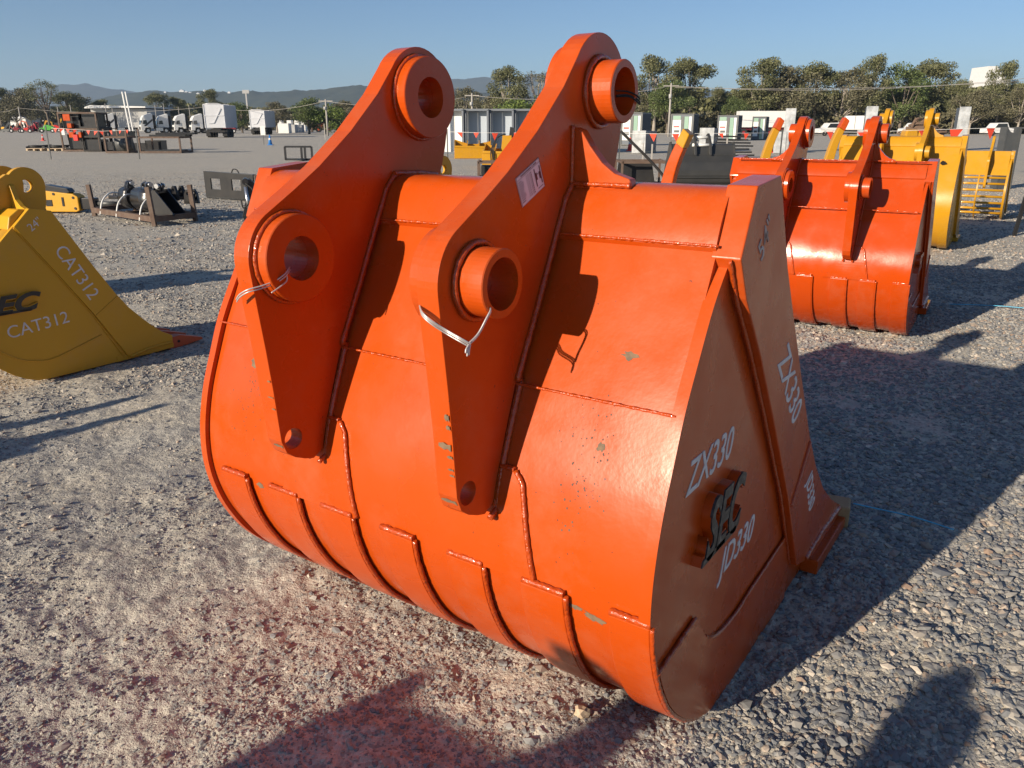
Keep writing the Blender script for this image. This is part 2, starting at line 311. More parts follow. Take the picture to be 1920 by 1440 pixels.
def stones(far=False):
    # crushed angular stones, denser and coarser to the right of the orange bucket
    bmI = bmesh.new(); bmesh.ops.create_icosphere(bmI, subdivisions=1, radius=1); bmI.verts.ensure_lookup_table()
    IV = np.array([v.co[:] for v in bmI.verts]); IF = np.array([[v.index for v in f.verts] for f in bmI.faces]); bmI.free()
    if far:
        IV = np.array([[1, 0, 0], [-.5, .87, 0], [-.5, -.87, 0], [.1, 0, 1], [.3, -.9, .5], [0, 0, -1]]); IF = np.array([[0, 1, 3], [1, 2, 3], [2, 4, 3], [4, 0, 3], [1, 0, 5], [2, 1, 5], [4, 2, 5], [0, 4, 5]])
    N = 300000 if far else 275000; r = (4.5 + 27 * nr.rand(N) ** 1.1) if far else 1.15 + 8.5 * nr.rand(N) ** 1.15; th = np.radians(-42 + 97 * nr.rand(N)); x = r * np.sin(th); y = r * np.cos(th)
    cl = vn(x, y, 1.3) + 0.7 * vn(x + 4, y, 4.1) + 0.5 * vn(x, y + 3, 11)
    right = 1 / (1 + np.exp(-(x - 0.35 - 0.12 * y) * 5)); dens = np.clip(0.52 + 0.40 * right + 1.2 * cl, 0.03, 1)
    k = nr.rand(N) < dens; x, y, right, r = x[k], y[k], right[k], r[k]; N = len(x)
    s = np.exp(nr.randn(N) * 0.45) * (0.0030 + 0.0030 * right) * (1 + 0.10 * r); s = np.clip(s * .86, 0.0018, 0.018)
    if far: s = np.clip(np.exp(nr.randn(N) * .4) * (.0045 + .00062 * r), .003, .032) * np.clip((34 - r) / 16, .15, 1)
    big = nr.rand(N) < 0.005; s[big] *= 1.8
    J = 1 + 0.32 * nr.randn(N, len(IV), 1).clip(-1, 1); P = IV[None] * J * np.stack([1 + 0.3 * nr.rand(N), 0.8 + 0.3 * nr.rand(N), 0.45 + 0.35 * nr.rand(N)], -1)[:, None, :]
    a = nr.rand(N) * 2 * PI; ca, sa = np.cos(a)[:, None], np.sin(a)[:, None]
    X = P[..., 0] * ca - P[..., 1] * sa; Y = P[..., 0] * sa + P[..., 1] * ca; tl = (nr.rand(N) - 0.5)[:, None] * 0.8
    Zt = P[..., 2] + X * tl
    V = np.stack([X * s[:, None] + x[:, None], Y * s[:, None] + y[:, None], Zt * s[:, None] + (gh(x, y) + s * 0.05)[:, None]], -1).reshape(-1, 3)
    Fc = (IF[None] + (np.arange(N) * len(IV))[:, None, None]).reshape(-1, 3)
    tone = np.repeat(nr.rand(N) ** (.75 if far else 1), len(IF))
    m = bpy.data.materials.new('crushed_stone'); m.use_nodes = True; t = m.node_tree; p = t.nodes['Principled BSDF']
    at = t.nodes.new('ShaderNodeAttribute'); at.attribute_name = 'tone'; cr = t.nodes.new('ShaderNodeValToRGB')
    cr.color_ramp.elements[0].color = (0.18, 0.18, 0.175, 1); cr.color_ramp.elements[1].color = (0.58, 0.53, 0.45, 1)
    for q, c in ((0.35, (0.19, 0.195, 0.20)), (0.6, (0.29, 0.28, 0.26)), (0.82, (0.40, 0.365, 0.31)), (0.93, (0.30, 0.215, 0.16))):
        e = cr.color_ramp.elements.new(q); e.color = (*c, 1)
    t.links.new(at.outputs['Fac'], cr.inputs[0]); t.links.new(cr.outputs[0], p.inputs['Base Color']); p.inputs['Roughness'].default_value = 0.8
    o = npmesh('gravel_stones', V, Fc, m, False, tone); tag(o, 'crushed stones scattered over the middle of the yard' if far else 'loose crushed grey and tan gravel lying over the near yard', 'gravel', kind='stuff')
stones()
stones(True)
# ------------------------------------------------------------------ big bucket (local x = minus distance from near plate, y = forward, z = up)
def cr(pts, n=5):
    out = []; P = [np.array(p, float) for p in pts]
    for i in range(len(P) - 1):
        p0 = P[max(i - 1, 0)]; p1 = P[i]; p2 = P[i + 1]; p3 = P[min(i + 2, len(P) - 1)]
        for k in range(n):
            t = k / n; out.append(tuple(0.5 * ((2 * p1) + (-p0 + p2) * t + (2 * p0 - 5 * p1 + 4 * p2 - p3) * t * t + (-p0 + 3 * p1 - 3 * p2 + p3) * t ** 3)))
    out.append(tuple(P[-1])); return out
def offs(pts, d):
    """offset an open polyline to its left by d"""
    out = []
    for i, p in enumerate(pts):
        a = Vector(pts[max(i - 1, 0)]); b = Vector(pts[min(i + 1, len(pts) - 1)]); t = (b - a).normalized(); out.append((p[0] - t.y * d, p[1] + t.x * d))
    return out
def arc(c, r, a0, a1, n=12): return [(c[0] + r * math.cos(math.radians(a0 + (a1 - a0) * k / n)), c[1] + r * math.sin(math.radians(a0 + (a1 - a0) * k / n))) for k in range(n + 1)]
HEEL = [(-.313, .886), (-.352, .792), (-.386, .704), (-.409, .616), (-.419, .540), (-.418, .467), (-.404, .392), (-.373, .308), (-.320, .216), (-.253, .140), (-.166, .070), (-.070, .024), (.039, .002), (.25, 0), (.8, 0)]
BACK = [(-.157, 1.188), (-.313, .886)]
PLATE = [(-.137, 1.148), (-.202, 1.074), (-.263, .975)] + HEEL[0:]
BAR = [(-.096, 1.292), (.049, 1.305), (.096, 1.222), (.166, 1.097), (.27, .953), (.394, .786), (.567, .560), (.691, .421), (.839, .285), (.995, .18), (1.19, .075), (1.19, .05), (.80, .05), (.60, .115), (.402, .43), (.173, .735), (.017, .932), (-.106, 1.071), (-.159, 1.158)]
EARC1, EARC2 = (-.45, 1.12), (.02, 1.476)
def ear_poly():
    return [(-.436, .614), (-.462, .622), (-.492, .636), (-.516, .655), (-.529, .688), (-.532, .73), (-.538, .82), (-.547, .92), (-.558, 1.02)] + arc(EARC1, .118, 186, 122, 10) + \
        [(-.424, 1.270), (-.345, 1.318), (-.238, 1.395), (-.139, 1.482)] + arc(EARC2, .124, 146, -22, 20) + [(.117, 1.352), (.100, 1.300), (.05, 1.2), (-.06, 1.15), (-.165, 1.165), (-.322, .870), (-.360, .77), (-.395, .67), (-.405, .63)]
def strip_on(mb, prof, x0, x1, th, jag=0.0):
    """plate following an (y,z) profile, proud by th towards the outside (left of travel is inside)"""
    q = offs(prof, -th) if True else prof
    vs = []; n = len(prof)
    for x in (x0, x1): vs += [(-x, *p) for p in prof] + [(-x, *p) for p in q]
    fs = []
    for i in range(n - 1):
        a = i; fs += [(n + i, n + i + 1, 3 * n + i + 1, 3 * n + i), (i, 2 * n + i, 2 * n + i + 1, i + 1), (i, i + 1, n + i + 1, n + i), (2 * n + i, 3 * n + i, 3 * n + i + 1, 2 * n + i + 1)]
    fs += [(0, n, 3 * n, 2 * n), (n - 1, 3 * n - 1, 4 * n - 1, 2 * n - 1)]
    mb.add(vs, fs, False)
def bead(mb, pts, r, step=0.007, jit=0.25, n=7):
    P = [Vector(p) for p in pts]; out = []; r *= .70
    for a, b in zip(P[:-1], P[1:]):
        k = max(1, int((b - a).length / step))
        for i in range(k): out.append(a.lerp(b, i / k))
    out.append(P[-1]); rs = [r * (1 + jit * (rnd.random() - 0.5)) for _ in out]; mb.tube(out, rs, n)
def blob(pts, c, ax, ay, n=14, rough=0.35, seed=0):
    q = random.Random(seed); return [(c[0] + ax * math.cos(2 * PI * k / n) * (1 + rough * (q.random() - .5) * 2), c[1] + ay * math.sin(2 * PI * k / n) * (1 + rough * (q.random() - .5) * 2)) for k in range(n)]
def make_bucket(root, m='orange', wm='weld', Wd=1.43, ears=(.385, .92), sy=1.0, sz=1.0, detail=True, strips=None, side=True, T=None, plate=None, bar=None, lettering=None, ear_scale=1.0, nboss=True):
    T = T or (lambda p: (p[0] * sy, p[1] * sz))
    TT = lambda L: [T(p) for p in L]
    heel = cr(HEEL, 4 if detail else 2); off = .014
    heel_in = offs(heel, off)          # shell sits slightly inside the side plate rim
    shell = TT(offs(BACK[:1] + heel, off)); n = len(shell); inner = offs(shell, .022 * sz)
    b = MB(); b.prism(shell + inner[::-1], -.022, -(Wd - .022)); sh = b.build('shell', m, root)
    sh.data.polygons.foreach_set('use_smooth', [False] * len(sh.data.polygons))
    for p in sh.data.polygons:
        if abs(p.normal.x) < .5: p.use_smooth = True
    try: sh.data.set_sharp_from_angle(angle=math.radians(25))
    except Exception: pass
    # torsion tube
    tb = TT([(-.158, 1.176), (-.152, 1.195), (-.140, 1.222), (-.126, 1.247), (-.110, 1.268), (-.092, 1.280), (-.07, 1.286), (-.02, 1.286), (.02, 1.275), (.045, 1.25), (.052, 1.21), (.05, 1.16), (-.05, 1.10), (-.13, 1.13)])
    b = MB(); b.prism(tb, -.022, -(Wd - .022)); tub = b.build('torsion_tube', m, root, bevel=.004 if detail else 0)
    tub.modifiers.clear()
    for p in tub.data.polygons:
        if abs(p.normal.x) < .5: p.use_smooth = True
    try: tub.data.set_sharp_from_angle(angle=math.radians(40))
    except Exception: pass
    if detail:
        b = MB()
        for (y, z), r in (((-.159, 1.180), .006), ((-.316, .876), .0055)):
            bead(b, [(-.016, y, z), (-Wd + .016, y, z)], r * .8, jit=.5)
        b.build('weld_bead', wm, sh)
    # side plates
    pl = plate or TT(cr(PLATE, 4)[:] + [(.80, .05), (.9, .2), (.6, .55), (.3, .9), (.05, 1.22), (-.03, 1.27), (-.09, 1.272), (-.13, 1.20)])
    bp = bar or TT(BAR)
    bpf = [(y, z) for y, z in bp]
    for s in (0, 1):
        x0, x1 = (0, .025) if s == 0 else (Wd, Wd - .025); sg = 1 if s == 0 else -1
        b = MB(); b.prism(pl, -x0, -x1); sp = b.build('side_plate', m, root, bevel=.003 if detail else 0)
        for p in sp.data.polygons:
            if abs(p.normal.x) < .5: p.use_smooth = True
        sp.data.set_sharp_from_angle(angle=math.radians(25))
        b = MB(); b.prism(bpf, -(x0 - .030 * sg), -(x0 + .02 * sg + .012 * sg)); b.build('side_cutter', m, sp, bevel=.003 if detail else 0)
        if detail:
            hp = [p for p in cr(HEEL, 5) if p[1] < .352 and p[0] < .42]; hp = [(p[0], p[1]) for p in hp if p[0] < .1 or True]
            # heel wear plate on the flank
            poly = [(p[0] * .985 + .004, p[1] + .004) for p in hp] + [(.58, .004), (.575, .225), (.553, .246), (.381, .232), (.204, .222), (.106, .212), (-.009, .224), (-.07, .247), (-.112, .273), (-.15, .318), (-.184, .362)]
            b = MB(); b.prism(TT(poly), -(x0 - .009 * sg), -(x0 + .004 * sg)); b.build('side_wear_plate', m, sp, bevel=.002)
            b = MB()
            xw = -(x0 - .006 * sg); bead(b, [(xw, *T(p)) for p in [(-.384, .342), (-.184, .364)]], .0075, jit=.5)
            bead(b, [(xw, *T(p)) for p in cr([(-.112, .275), (-.075, .247), (-.009, .224), (.106, .214), (.204, .224), (.381, .234), (.553, .248)], 3)], .0065, jit=.5)
            bead(b, [(-(x0 - .010 * sg), *T(p)) for p in [(-.165, 1.155), (-.106, 1.066), (.012, .932), (.168, .735), (.397, .43), (.59, .12)]], .007, jit=.3)
            bead(b, [(-(x0 - .031 * sg), *T(p)) for p in [(.575, .535), (.44, .385)]], .008, jit=.3)
            bead(b, [(-(x0 - .031 * sg), *T(p)) for p in [(.70, .09), (.9, .10), (1.14, .085)]], .012, jit=.3)
            b.build('weld_bead', wm, sp)
            b = MB(); bead(b, [((-x0 - .012 * sg), *T(p)) for p in offs(cr(HEEL[:-2], 3), .010)], .0055, jit=.6)
            
            b.build('weld_bead', wm, sh)
    # lip
    b = MB(); l0 = T((.78, 0)); l1 = T((1.2, 0))
    b.prism([(l0[0], l0[1] - .001), (l1[0], l1[1] + .012), (l1[0], l1[1] + .03), (l1[0] - .05, l1[1] + .05), (l0[0], l0[1] + .05)], .055, -(Wd + .055)); b.build('cutting_edge', m, root, bevel=.003)
    # wear strips under the heel
    for x0, x1 in (strips or []):
        pr = [p for p in cr(HEEL, 4) if p[1] <= .474]; pr = TT(offs([p for p in pr if p[0] < .62], off))
        b = MB(); strip_on(b, pr, x0, x1, .016); w = b.build('wear_strip', m, root, bevel=.002 if detail else 0)
        if detail:
            b = MB(); y, z = pr[0]; bead(b, [(-x0, y - .008, z + .003), (-x1, y - .008, z + .003)], .011, jit=.5)
            pp = offs(pr, -.010); bead(b, [(-(x0 - .004), *p) for p in pp], .009, jit=.35, n=6)
            b.build('weld_bead', wm, w)
    # ears
    E = ear_poly()
    for k, ex in enumerate(ears):
        et = .05 * ear_scale; near = (k == 0)
        eT = TT(E); c1 = T(EARC1); c2 = T(EARC2); c3 = T((-.493, .686)); S = (abs(T((1, 0))[0] - T((0, 0))[0]) + abs(T((0, 1))[1] - T((0, 0))[1])) / 2
        S = math.sqrt(abs((T((1, 0))[0] - T((0, 0))[0]) * (T((0, 1))[1] - T((0, 0))[1]) - (T((1, 0))[1] - T((0, 0))[1]) * (T((0, 1))[0] - T((0, 0))[0])))
        b = MB(); b.prism(eT, -ex, -(ex + et), holes=[(c1[0], c1[1], .050 * S), (c2[0], c2[1], .050 * S), (c3[0], c3[1], .026 * S)])
        e = b.build('ear', m, root, bevel=.0035)
        for c, rf in ((c1, .100), (c2, .101)):
            out = -1 if near else 1     # outboard side carries a tube, inboard a flange
            b = MB(); xo = -ex if near else -(ex + et)
            sgn = 1 if near else -1
            b.ring((xo, *c), (sgn, 0, 0), .067 * S, .0505 * S, -.002, .062 * S, bev=.002)
            b.build('pin_boss', m, e)
            b = MB(); xi = -(ex + et) if near else -ex
            b.ring((xi, *c), (-sgn, 0, 0), rf * S, .0505 * S, -.002, .036 * S, bev=.002); b.build('pin_boss', m, e)
            if detail:
                b = MB(); q = [(xo + sgn * .004, c[0] + .074 * math.cos(a), c[1] + .074 * math.sin(a)) for a in [2 * PI * i / 40 for i in range(41)]]; bead(b, q, .0095, jit=.3)
                q = [(xi - sgn * .003, c[0] + .103 * math.cos(a), c[1] + .103 * math.sin(a)) for a in [2 * PI * i / 50 for i in range(51)]]; bead(b, q, .008, jit=.3)
                b.build('weld_bead', wm, e)
        if detail:
            b = MB()
            for xs in (-ex + .004, -(ex + et) - .004):
                bead(b, [(xs, *T(p)) for p in [(-.06, 1.290), (-.10, 1.283), (-.130, 1.252), (-.148, 1.215), (-.163, 1.188), (-.242, 1.03), (-.318, .886)] + offs(cr(HEEL[:4], 3), off - .004) + [(-.425, .60)]], .010, jit=.25)
            bead(b, [(-ex + .006, *T(p)) for p in [(-.10, 1.29), (0, 1.288), (.07, 1.28)]], .009)
            b.build('weld_bead', wm, e)
        # gusset between ear and torsion tube, outboard
        gx = ex if near else ex + et; sg = -1 if near else 1; o = T((-.10, 0))[0]; zz = lambda z: T((-.1, z))[1]
        pts = [(0, 1.27), (0, 1.402), (.022, 1.395), (.045, 1.362), (.075, 1.328), (.105, 1.307), (.142, 1.296), (.146, 1.277)]
        b = MB(); b.prism([(-(gx + sg * a * S), zz(z)) for a, z in pts], o, o + .03 * S, 'y'); g = b.build('gusset', m, e, bevel=.003)
        if detail:
            b = MB(); bead(b, [(-(gx + sg * .146), o - .002, zz(1.283)), (-(gx), o - .002, zz(1.283))], .008, jit=.5); bead(b, [(-(gx + sg * .003), o - .003, zz(1.28)), (-(gx + sg * .003), o - .003, zz(1.405))], .007)
            b.build('weld_bead', wm, g)
            # doubler plate below the ear
            seg = [p for p in cr(HEEL, 4) if .462 <= p[1] <= .712]; seg = TT(offs(seg, off)); q = offs(seg, -.009); n = len(seg)
            dx = ex - .385; xa = lambda f: (.338 + dx) * (1 - f) + (.280 + dx) * f; xb = lambda f: (.385 + dx) * (1 - f) + (.56 + dx) * f
            vs = []
            for i in range(n):
                f = i / (n - 1); f2 = f ** .7; xr = xa(f2) + (.012 if i == 0 else 0); xl = xb(f) - (.0 if i else .0)
                vs += [(-xr, *seg[i]), (-xl, *seg[i]), (-xl, *q[i]), (-xr, *q[i])]
            fs = []
            for i in range(n - 1):
                for k2 in range(4): fs.append((i * 4 + k2, i * 4 + (k2 + 1) % 4, i * 4 + 4 + (k2 + 1) % 4, i * 4 + 4 + k2))
            fs += [(0, 1, 2, 3), tuple(range(4 * n - 4, 4 * n))]
            b = MB(); b.add(vs, fs); dp = b.build('doubler_plate', m, root)
            b = MB(); bead(b, [(vs[4 * i + 3][0] + .004, (vs[4 * i + 3][1] + seg[i][0]) / 2, vs[4 * i + 3][2]) for i in range(n)], .0085, jit=.4, n=6)
            bead(b, [(vs[3][0] + .003, q[0][0] + .004, q[0][1] + .003), (vs[2][0], q[0][0] + .004, q[0][1] + .003)], .009); b.build('weld_bead', wm, dp)
    return sh
STR = [(0.001, .091), (.199, .305), (.411, .511), (.617, .724), (.822, .935), (1.027, 1.139), (1.24, 1.345)]
# exact placement of the main bucket
vX = Vector((-0.8214631, 0.57024062, -0.00490011)); dY = Vector((0.57024746, 0.82147297, 0)); nZ = Vector((-0.0040253, 0.00279427, 0.99998799))
G0 = Vector((0.50972484, 1.65070674, -0.002))
MW = Matrix(((-vX.x, dY.x, nZ.x, G0.x), (-vX.y, dY.y, nZ.y, G0.y), (-vX.z, dY.z, nZ.z, G0.z), (0, 0, 0, 1)))
BYAW = math.atan2(-vX.y, -vX.x)
big = thing('excavator_bucket', 'large orange excavator bucket filling the foreground, ZX330 stencilled on its shaded flank', 'excavator bucket', mw=MW, group='excavator buckets lined up on the yard')
shell = make_bucket(big, strips=STR)
plates = [c for c in big.children if c.name.startswith('side_plate')]; near_pl = plates[0]
near_cut = [c for c in near_pl.children if c.name.startswith('side_cutter')][0]
def side_text(s, y, z, ang, size, par, xo=.0008, **kw):
    a = math.radians(ang); return text('stencil_lettering', s, size, frame((xo, y, z), (0, math.cos(a), math.sin(a)), (0, -math.sin(a), math.cos(a))), par, kw.pop('m', 'stencil'), **kw)
side_text('ZX330', -.285, .698, 0, .104, near_pl, shear=.3, sx=.86, offset=.0006)
side_text('JD330', -.035, .388, 0, .100, near_pl, shear=.3, sx=.92, offset=.0006)
side_text('ZX330', .160, .870, -47, .116, near_cut, xo=.0308, shear=.25, sx=.92, offset=.0006)
side_text('JD330', .590, .400, -57, .085, near_cut, xo=.0308, shear=.25, sx=.78, offset=.0006)
side_text('54"', -.038, 1.135, 50, .064, near_cut, xo=.0308, shear=.1, sx=1.0, offset=.0002, m='fadedstencil')
def logo(par, y, z, w, h, xo, base='orange', face='logo'):
    # raised block letters S E C leaning forward and joined along their foot
    for nm, mm, ex0, dx, gr in (('logo_plate', base, .011, xo + .011, .015), ('logo_face', face, .003, xo + .0225, .010)):
        o = text(nm, 'SEC', h * 1.36, frame((0, 0, 0), (0, 1, 0), (0, 0, 1)), None, mm, extrude=ex0, shear=.35, offset=gr * .55, spacing=1.02)
        co = np.array([v.co[:] for v in o.data.vertices]); mn, mx = co.min(0), co.max(0)
        for v in o.data.vertices:
            v.co.y = y + (v.co.y - mn[1]) / (mx[1] - mn[1]) * w; v.co.z = z + (v.co.z - mn[2]) / (mx[2] - mn[2]) * h; v.co.x += dx
        bm = bmesh.new(); bm.from_mesh(o.data); e = .022 if nm == 'logo_plate' else .014
        vs = [bm.verts.new((dx - ex0 * (1 if q < 4 else -1), a, c)) for q, (a, c) in enumerate([(y - .02, z), (y + w * .80, z), (y + w * .82, z + e), (y - .012, z + e)] * 2)]
        for f in ((0, 1, 2, 3), (7, 6, 5, 4), (0, 4, 5, 1), (1, 5, 6, 2), (2, 6, 7, 3), (3, 7, 4, 0)): bm.faces.new([vs[i] for i in f])
        bm.normal_update(); bm.to_mesh(o.data); bm.free(); o.parent = par
logo(near_pl, -.205, .515, .228, .14, 0.0)
# spec sticker on the near ear
nears = [c for c in big.children if c.name.startswith('ear')]; near_ear, far_ear = nears[0], nears[1]
def sticker():
    P = [(-.319, 1.304), (-.236, 1.342), (-.212, 1.283), (-.294, 1.246)]   # tl, tr, br, bl on the ear plane
    o = Vector(P[0]); ex = Vector(P[1]) - o; ey = Vector(P[3]) - o; X = -.385 + .0012
    def q(mb, u0, v0, u1, v1, dx): mb.add([(X + dx, *(o + ex * u + ey * v)) for u, v in ((u0, v0), (u1, v0), (u1, v1), (u0, v1))], [(0, 1, 2, 3)])
    b = MB(); b.prism([tuple(o), tuple(o + ex), tuple(o + ex + ey), tuple(o + ey)], X - .001, X); s = b.build('sticker', 'paper', near_ear)
    b = MB()
    for u0, v0, u1, v1 in ((0, 0, 1, .012), (0, .988, 1, 1), (0, 0, .012, 1), (.988, 0, 1, 1), (0, .115, 1, .128)): q(b, u0, v0, u1, v1, .0006)
    u = .18
    while u < .84: q(b, u, .045, u + .028, .085, .0006); u += .036 + .02 * (rnd.random() > .85)
    for k in range(10):
        v0 = .19 + k * .075
        q(b, .04, v0, .04 + rnd.uniform(.12, .24), v0 + .025, .0006); q(b, .36, v0, .40, v0 + .02, .0006); q(b, .42, v0, .48, v0 + .02, .0006)
        q(b, .52, v0 - .01, .535, v0 + .045, .0006); q(b, .56, v0, .60, v0 + .04, .0006)
    q(b, .70, .20, .735, .80, .0006); q(b, .735, .36, .79, .60, .0006); q(b, .92, .22, .955, .82, .0006); q(b, .87, .40, .92, .64, .0006); q(b, .80, .42, .85, .45, .0006); q(b, .74, .88, .95, .90, .0006)
    b.build('print', 'ink', s)
sticker()
# bare scuffs on shell and ears
def shell_pt(x, z, d=.0):
    H = offs(BACK[:1] + cr(HEEL, 4), .014)
    for a, b in zip(H[:-1], H[1:]):
        if a[1] >= z >= b[1]:
            t = (a[1] - z) / max(1e-9, a[1] - b[1]); t_ = Vector((b[0] - a[0], b[1] - a[1])).normalized(); return Vector((-x, a[0] + (b[0] - a[0]) * t + t_.y * d, z - t_.x * d))
    return Vector((-x, H[-1][0], z))
def scuff(x, z, ax, az, seed, par=None, th=.0007, skew=0.0):
    pts = blob(None, (x, z), ax, az, 16, .4, seed); b = MB(); vs = [shell_pt(x, z, th)] + [shell_pt(p[0] + skew * (p[1] - z), p[1], th) for p in pts]
    b.add(vs, [(0, i + 1, (i + 1) % 16 + 1) for i in range(16)]); tag(b.build('scuff_mark', 'chip', par or shell), 'bare grey patch where the orange paint is scraped off')
scuff(1.245, .785, .016, .014, 1); scuff(.147, .962, .016, .008, 2); scuff(.163, .787, .009, .009, 3); scuff(.135, .432, .024, .010, 4, skew=.8); scuff(.175, .442, .018, .006, 5)
scuff(1.197, .452, .014, .008, 6); scuff(.27, .395, .007, .022, 8); scuff(.50, .47, .014, .006, 9); scuff(.012, .88, .006, .022, 10)
def earscuff(ear, ex, y0, z, w, h, seed):
    P = [(.0, 0), (.25, .3), (.6, .1), (1, .4), (.9, .8), (.55, 1), (.3, .8), (.05, .9)]; q = random.Random(seed); b = MB()
    vs = [(-(ex + .001 + w * (a + .1 * q.random())), y0(z + h * c_) - .0012, z + h * c_) for a, c_ in P]; b.add(vs, [tuple(range(8))]); b.build('scuff_mark', 'chip', ear)
eb = lambda z: -.532 - (z - .73) * (.026 / .29) if z > .73 else (-.529 - (z - .73) * .02 if z > .688 else -.529 + (.688 - z) * .39)
for i, (z, w, h) in enumerate([(.856, .012, .018), (.838, .010, .012), (.792, .034, .018), (.775, .014, .008), (.748, .016, .006), (.735, .012, .006), (.668, .045, .012)]): earscuff(near_ear, .385, eb, z, w, h, i)
for i, (z, w, h) in enumerate([(.84, .010, .006), (.80, .02, .004), (.77, .012, .005), (.668, .035, .010)]): earscuff(far_ear, .92, eb, z, w, h, 20 + i)
for (y, z) in [(-.409, .42), (-.402, .385), (-.392, .36)]:
    b = MB(); b.add([(-.001 - a, y + .001 + (c_ * -.002), z + c_ * .016) for a, c_ in ((0, 0), (.016, .2), (.018, .9), (.0, 1))], [(0, 1, 2, 3)])
def speckles(cx, cz, sx_, sz_, n, seed):
    q = random.Random(seed); b = MB()
    for _ in range(n):
        x, z = q.gauss(cx, sx_), q.gauss(cz, sz_); r_ = q.uniform(.0008, .0024)
        b.add([shell_pt(x + r_ * math.cos(a), z + r_ * math.sin(a) * q.uniform(.8, 1.4), .0006) for a in (0, 1.2, 2.4, 3.6, 4.9)], [(0, 1, 2, 3, 4)])
    tag(b.build('rust_specks', 'rust', shell), kind='stuff')
speckles(1.24, .70, .03, .05, 60, 3); speckles(.18, .70, .035, .05, 60, 4); speckles(.19, .81, .03, .03, 30, 5)
# tie wires
def wirething(label, paths, r=.0017, m='wire', mw=MW):
    b = MB()
    for p in paths: b.tube(cr3(p, 6), r, 6)
    o = b.build('tie_wire', m); o.matrix_world = mw; return tag(o, label, 'wire', 'wires tied through the bosses of the orange bucket')
def cr3(pts, n=6):
    P = [Vector(p) for p in pts]; out = []
    for i in range(len(P) - 1):
        p0, p1, p2, p3 = P[max(i - 1, 0)], P[i], P[i + 1], P[min(i + 2, len(P) - 1)]
        for k in range(n):
            t = k / n; out.append(0.5 * ((2 * p1) + (-p0 + p2) * t + (2 * p0 - 5 * p1 + 4 * p2 - p3) * t * t + (-p0 + 3 * p1 - 3 * p2 + p3) * t ** 3))
    out.append(P[-1]); return out
def onx(px, py, x):
    """point of the bucket frame where the photo ray meets the plane at distance x from the near plate"""
    inv = MW.inverted(); o = inv @ Vector((0, 0, CH)); d = inv.to_3x3() @ ray(px, py); t = (-x - o.x) / d.x; return o + d * t
wp = [[onx(918, 578, .335), onx(920, 584, .318), onx(912, 600, .318), onx(897, 628, .325), onx(880, 646, .33)], [onx(880, 646, .33), onx(862, 636, .342), onx(836, 621, .372), onx(808, 603, .39), onx(792, 588, .41), onx(787, 574, .44)]]
wp2 = [[p + Vector((.002, -.003, .004)) for p in q] for q in wp]; wp3 = [[p + Vector((-.001, .002, -.005)) for p in q] for q in wp[1:]]
tw = [[onx(880, 646, .33), onx(877, 656, .33), onx(876, 668, .33)], [onx(882, 646, .33), onx(880, 656, .33), onx(879, 666, .33)], [onx(879, 646, .33), onx(874, 655, .33), onx(873, 662, .33)]]
wirething('silver tie wire with twisted tail hanging from the lower boss of the nearer ear', wp + wp2 + wp3 + tw)
wq = [[onx(544, 505, .90), onx(540, 512, .882), onx(533, 520, .88), onx(515, 532, .89), onx(490, 541, .90), onx(465, 548, .915), onx(450, 557, .94), onx(444, 566, .96)]]
wq2 = [[p + Vector((.002, -.002, .006)) for p in q] for q in wq]; wq3 = [[onx(537, 514, .881), onx(538, 526, .88), onx(526, 537, .88), onx(509, 549, .884)]]
wirething('silver tie wire looped through the lower boss of the farther ear', wq + wq2 + wq3)
we = [[onx(1155, 181 - 2, .345), onx(1175, 178, .335), onx(1190, 184, .325), onx(1199, 190, .320), onx(1199.5, 196, .325)], [onx(1155, 170, .35), onx(1178, 172, .335), onx(1195, 180, .320), onx(1199, 186, .322)], [onx(1155, 181.5, .35), onx(1178, 181, .33), onx(1192, 188, .32), onx(1198, 195, .32)]]
wirething('dark tie wire stretched across the mouth of the top boss', we, .0018, 'blackm')
wc = [[onx(1165, 247, .435), onx(1185, 268, .30), onx(1212, 296, .22), onx(1243, 330, .14)], ]
b = MB(); c_pts = [atd(1164, 2.35, 1.375), atd(1185, 2.5, 1.33), atd(1215, 2.75, 1.27), atd(1240, 2.9, 1.21), atd(1246, 2.95, 1.185), atd(1245, 2.95, 1.13)]
# ------------------------------------------------------------------ the other buckets
prev = copy_tree(big); prev.matrix_world = Matrix.Translation((-2.56, -3.42, 0)) @ MW
prev['label'] = 'orange excavator bucket out of frame, seen only by its shadow at the bottom'
B2 = thing('excavator_bucket', 'mid-distance orange excavator bucket with glossy shell, standing beyond the right flank of the nearest one', 'excavator bucket', (2.772, 5.364, 0), 0, 'excavator buckets lined up on the yard')
B2.rotation_euler = (0, 0, PI / 2 - (-1.02) + PI)
def yawrot(yaw): return math.atan2(-math.cos(yaw), -math.sin(yaw))
B2.rotation_euler = (0, 0, yawrot(-1.02))
make_bucket(B2, 'orange2', 'orange2', Wd=1.27, ears=(.36, .83), sy=1.0, sz=.915, strips=[(0.0, .10), (.20, .30), (.38, .48), (.60, .70), (.80, .90), (1.0, 1.1)], lettering=True)
p2 = [c for c in B2.children if c.name.startswith('side_plate')][0]; logo(p2, -.19, .47, .22, .115, 0, 'orange2', 'orange2')
B3 = thing('excavator_bucket', 'yellow excavator bucket directly behind the glossy orange one, burn mark near its top corner', 'excavator bucket', (5.20, 9.45, 0), 0, 'excavator buckets lined up on the yard')
B3.rotation_euler = (0, 0, yawrot(-1.0))
make_bucket(B3, 'yellow', 'yellow', Wd=1.30, ears=(.36, .83), sy=1.0, sz=1.0, detail=False, strips=[(0.0, .10), (.22, .32)])
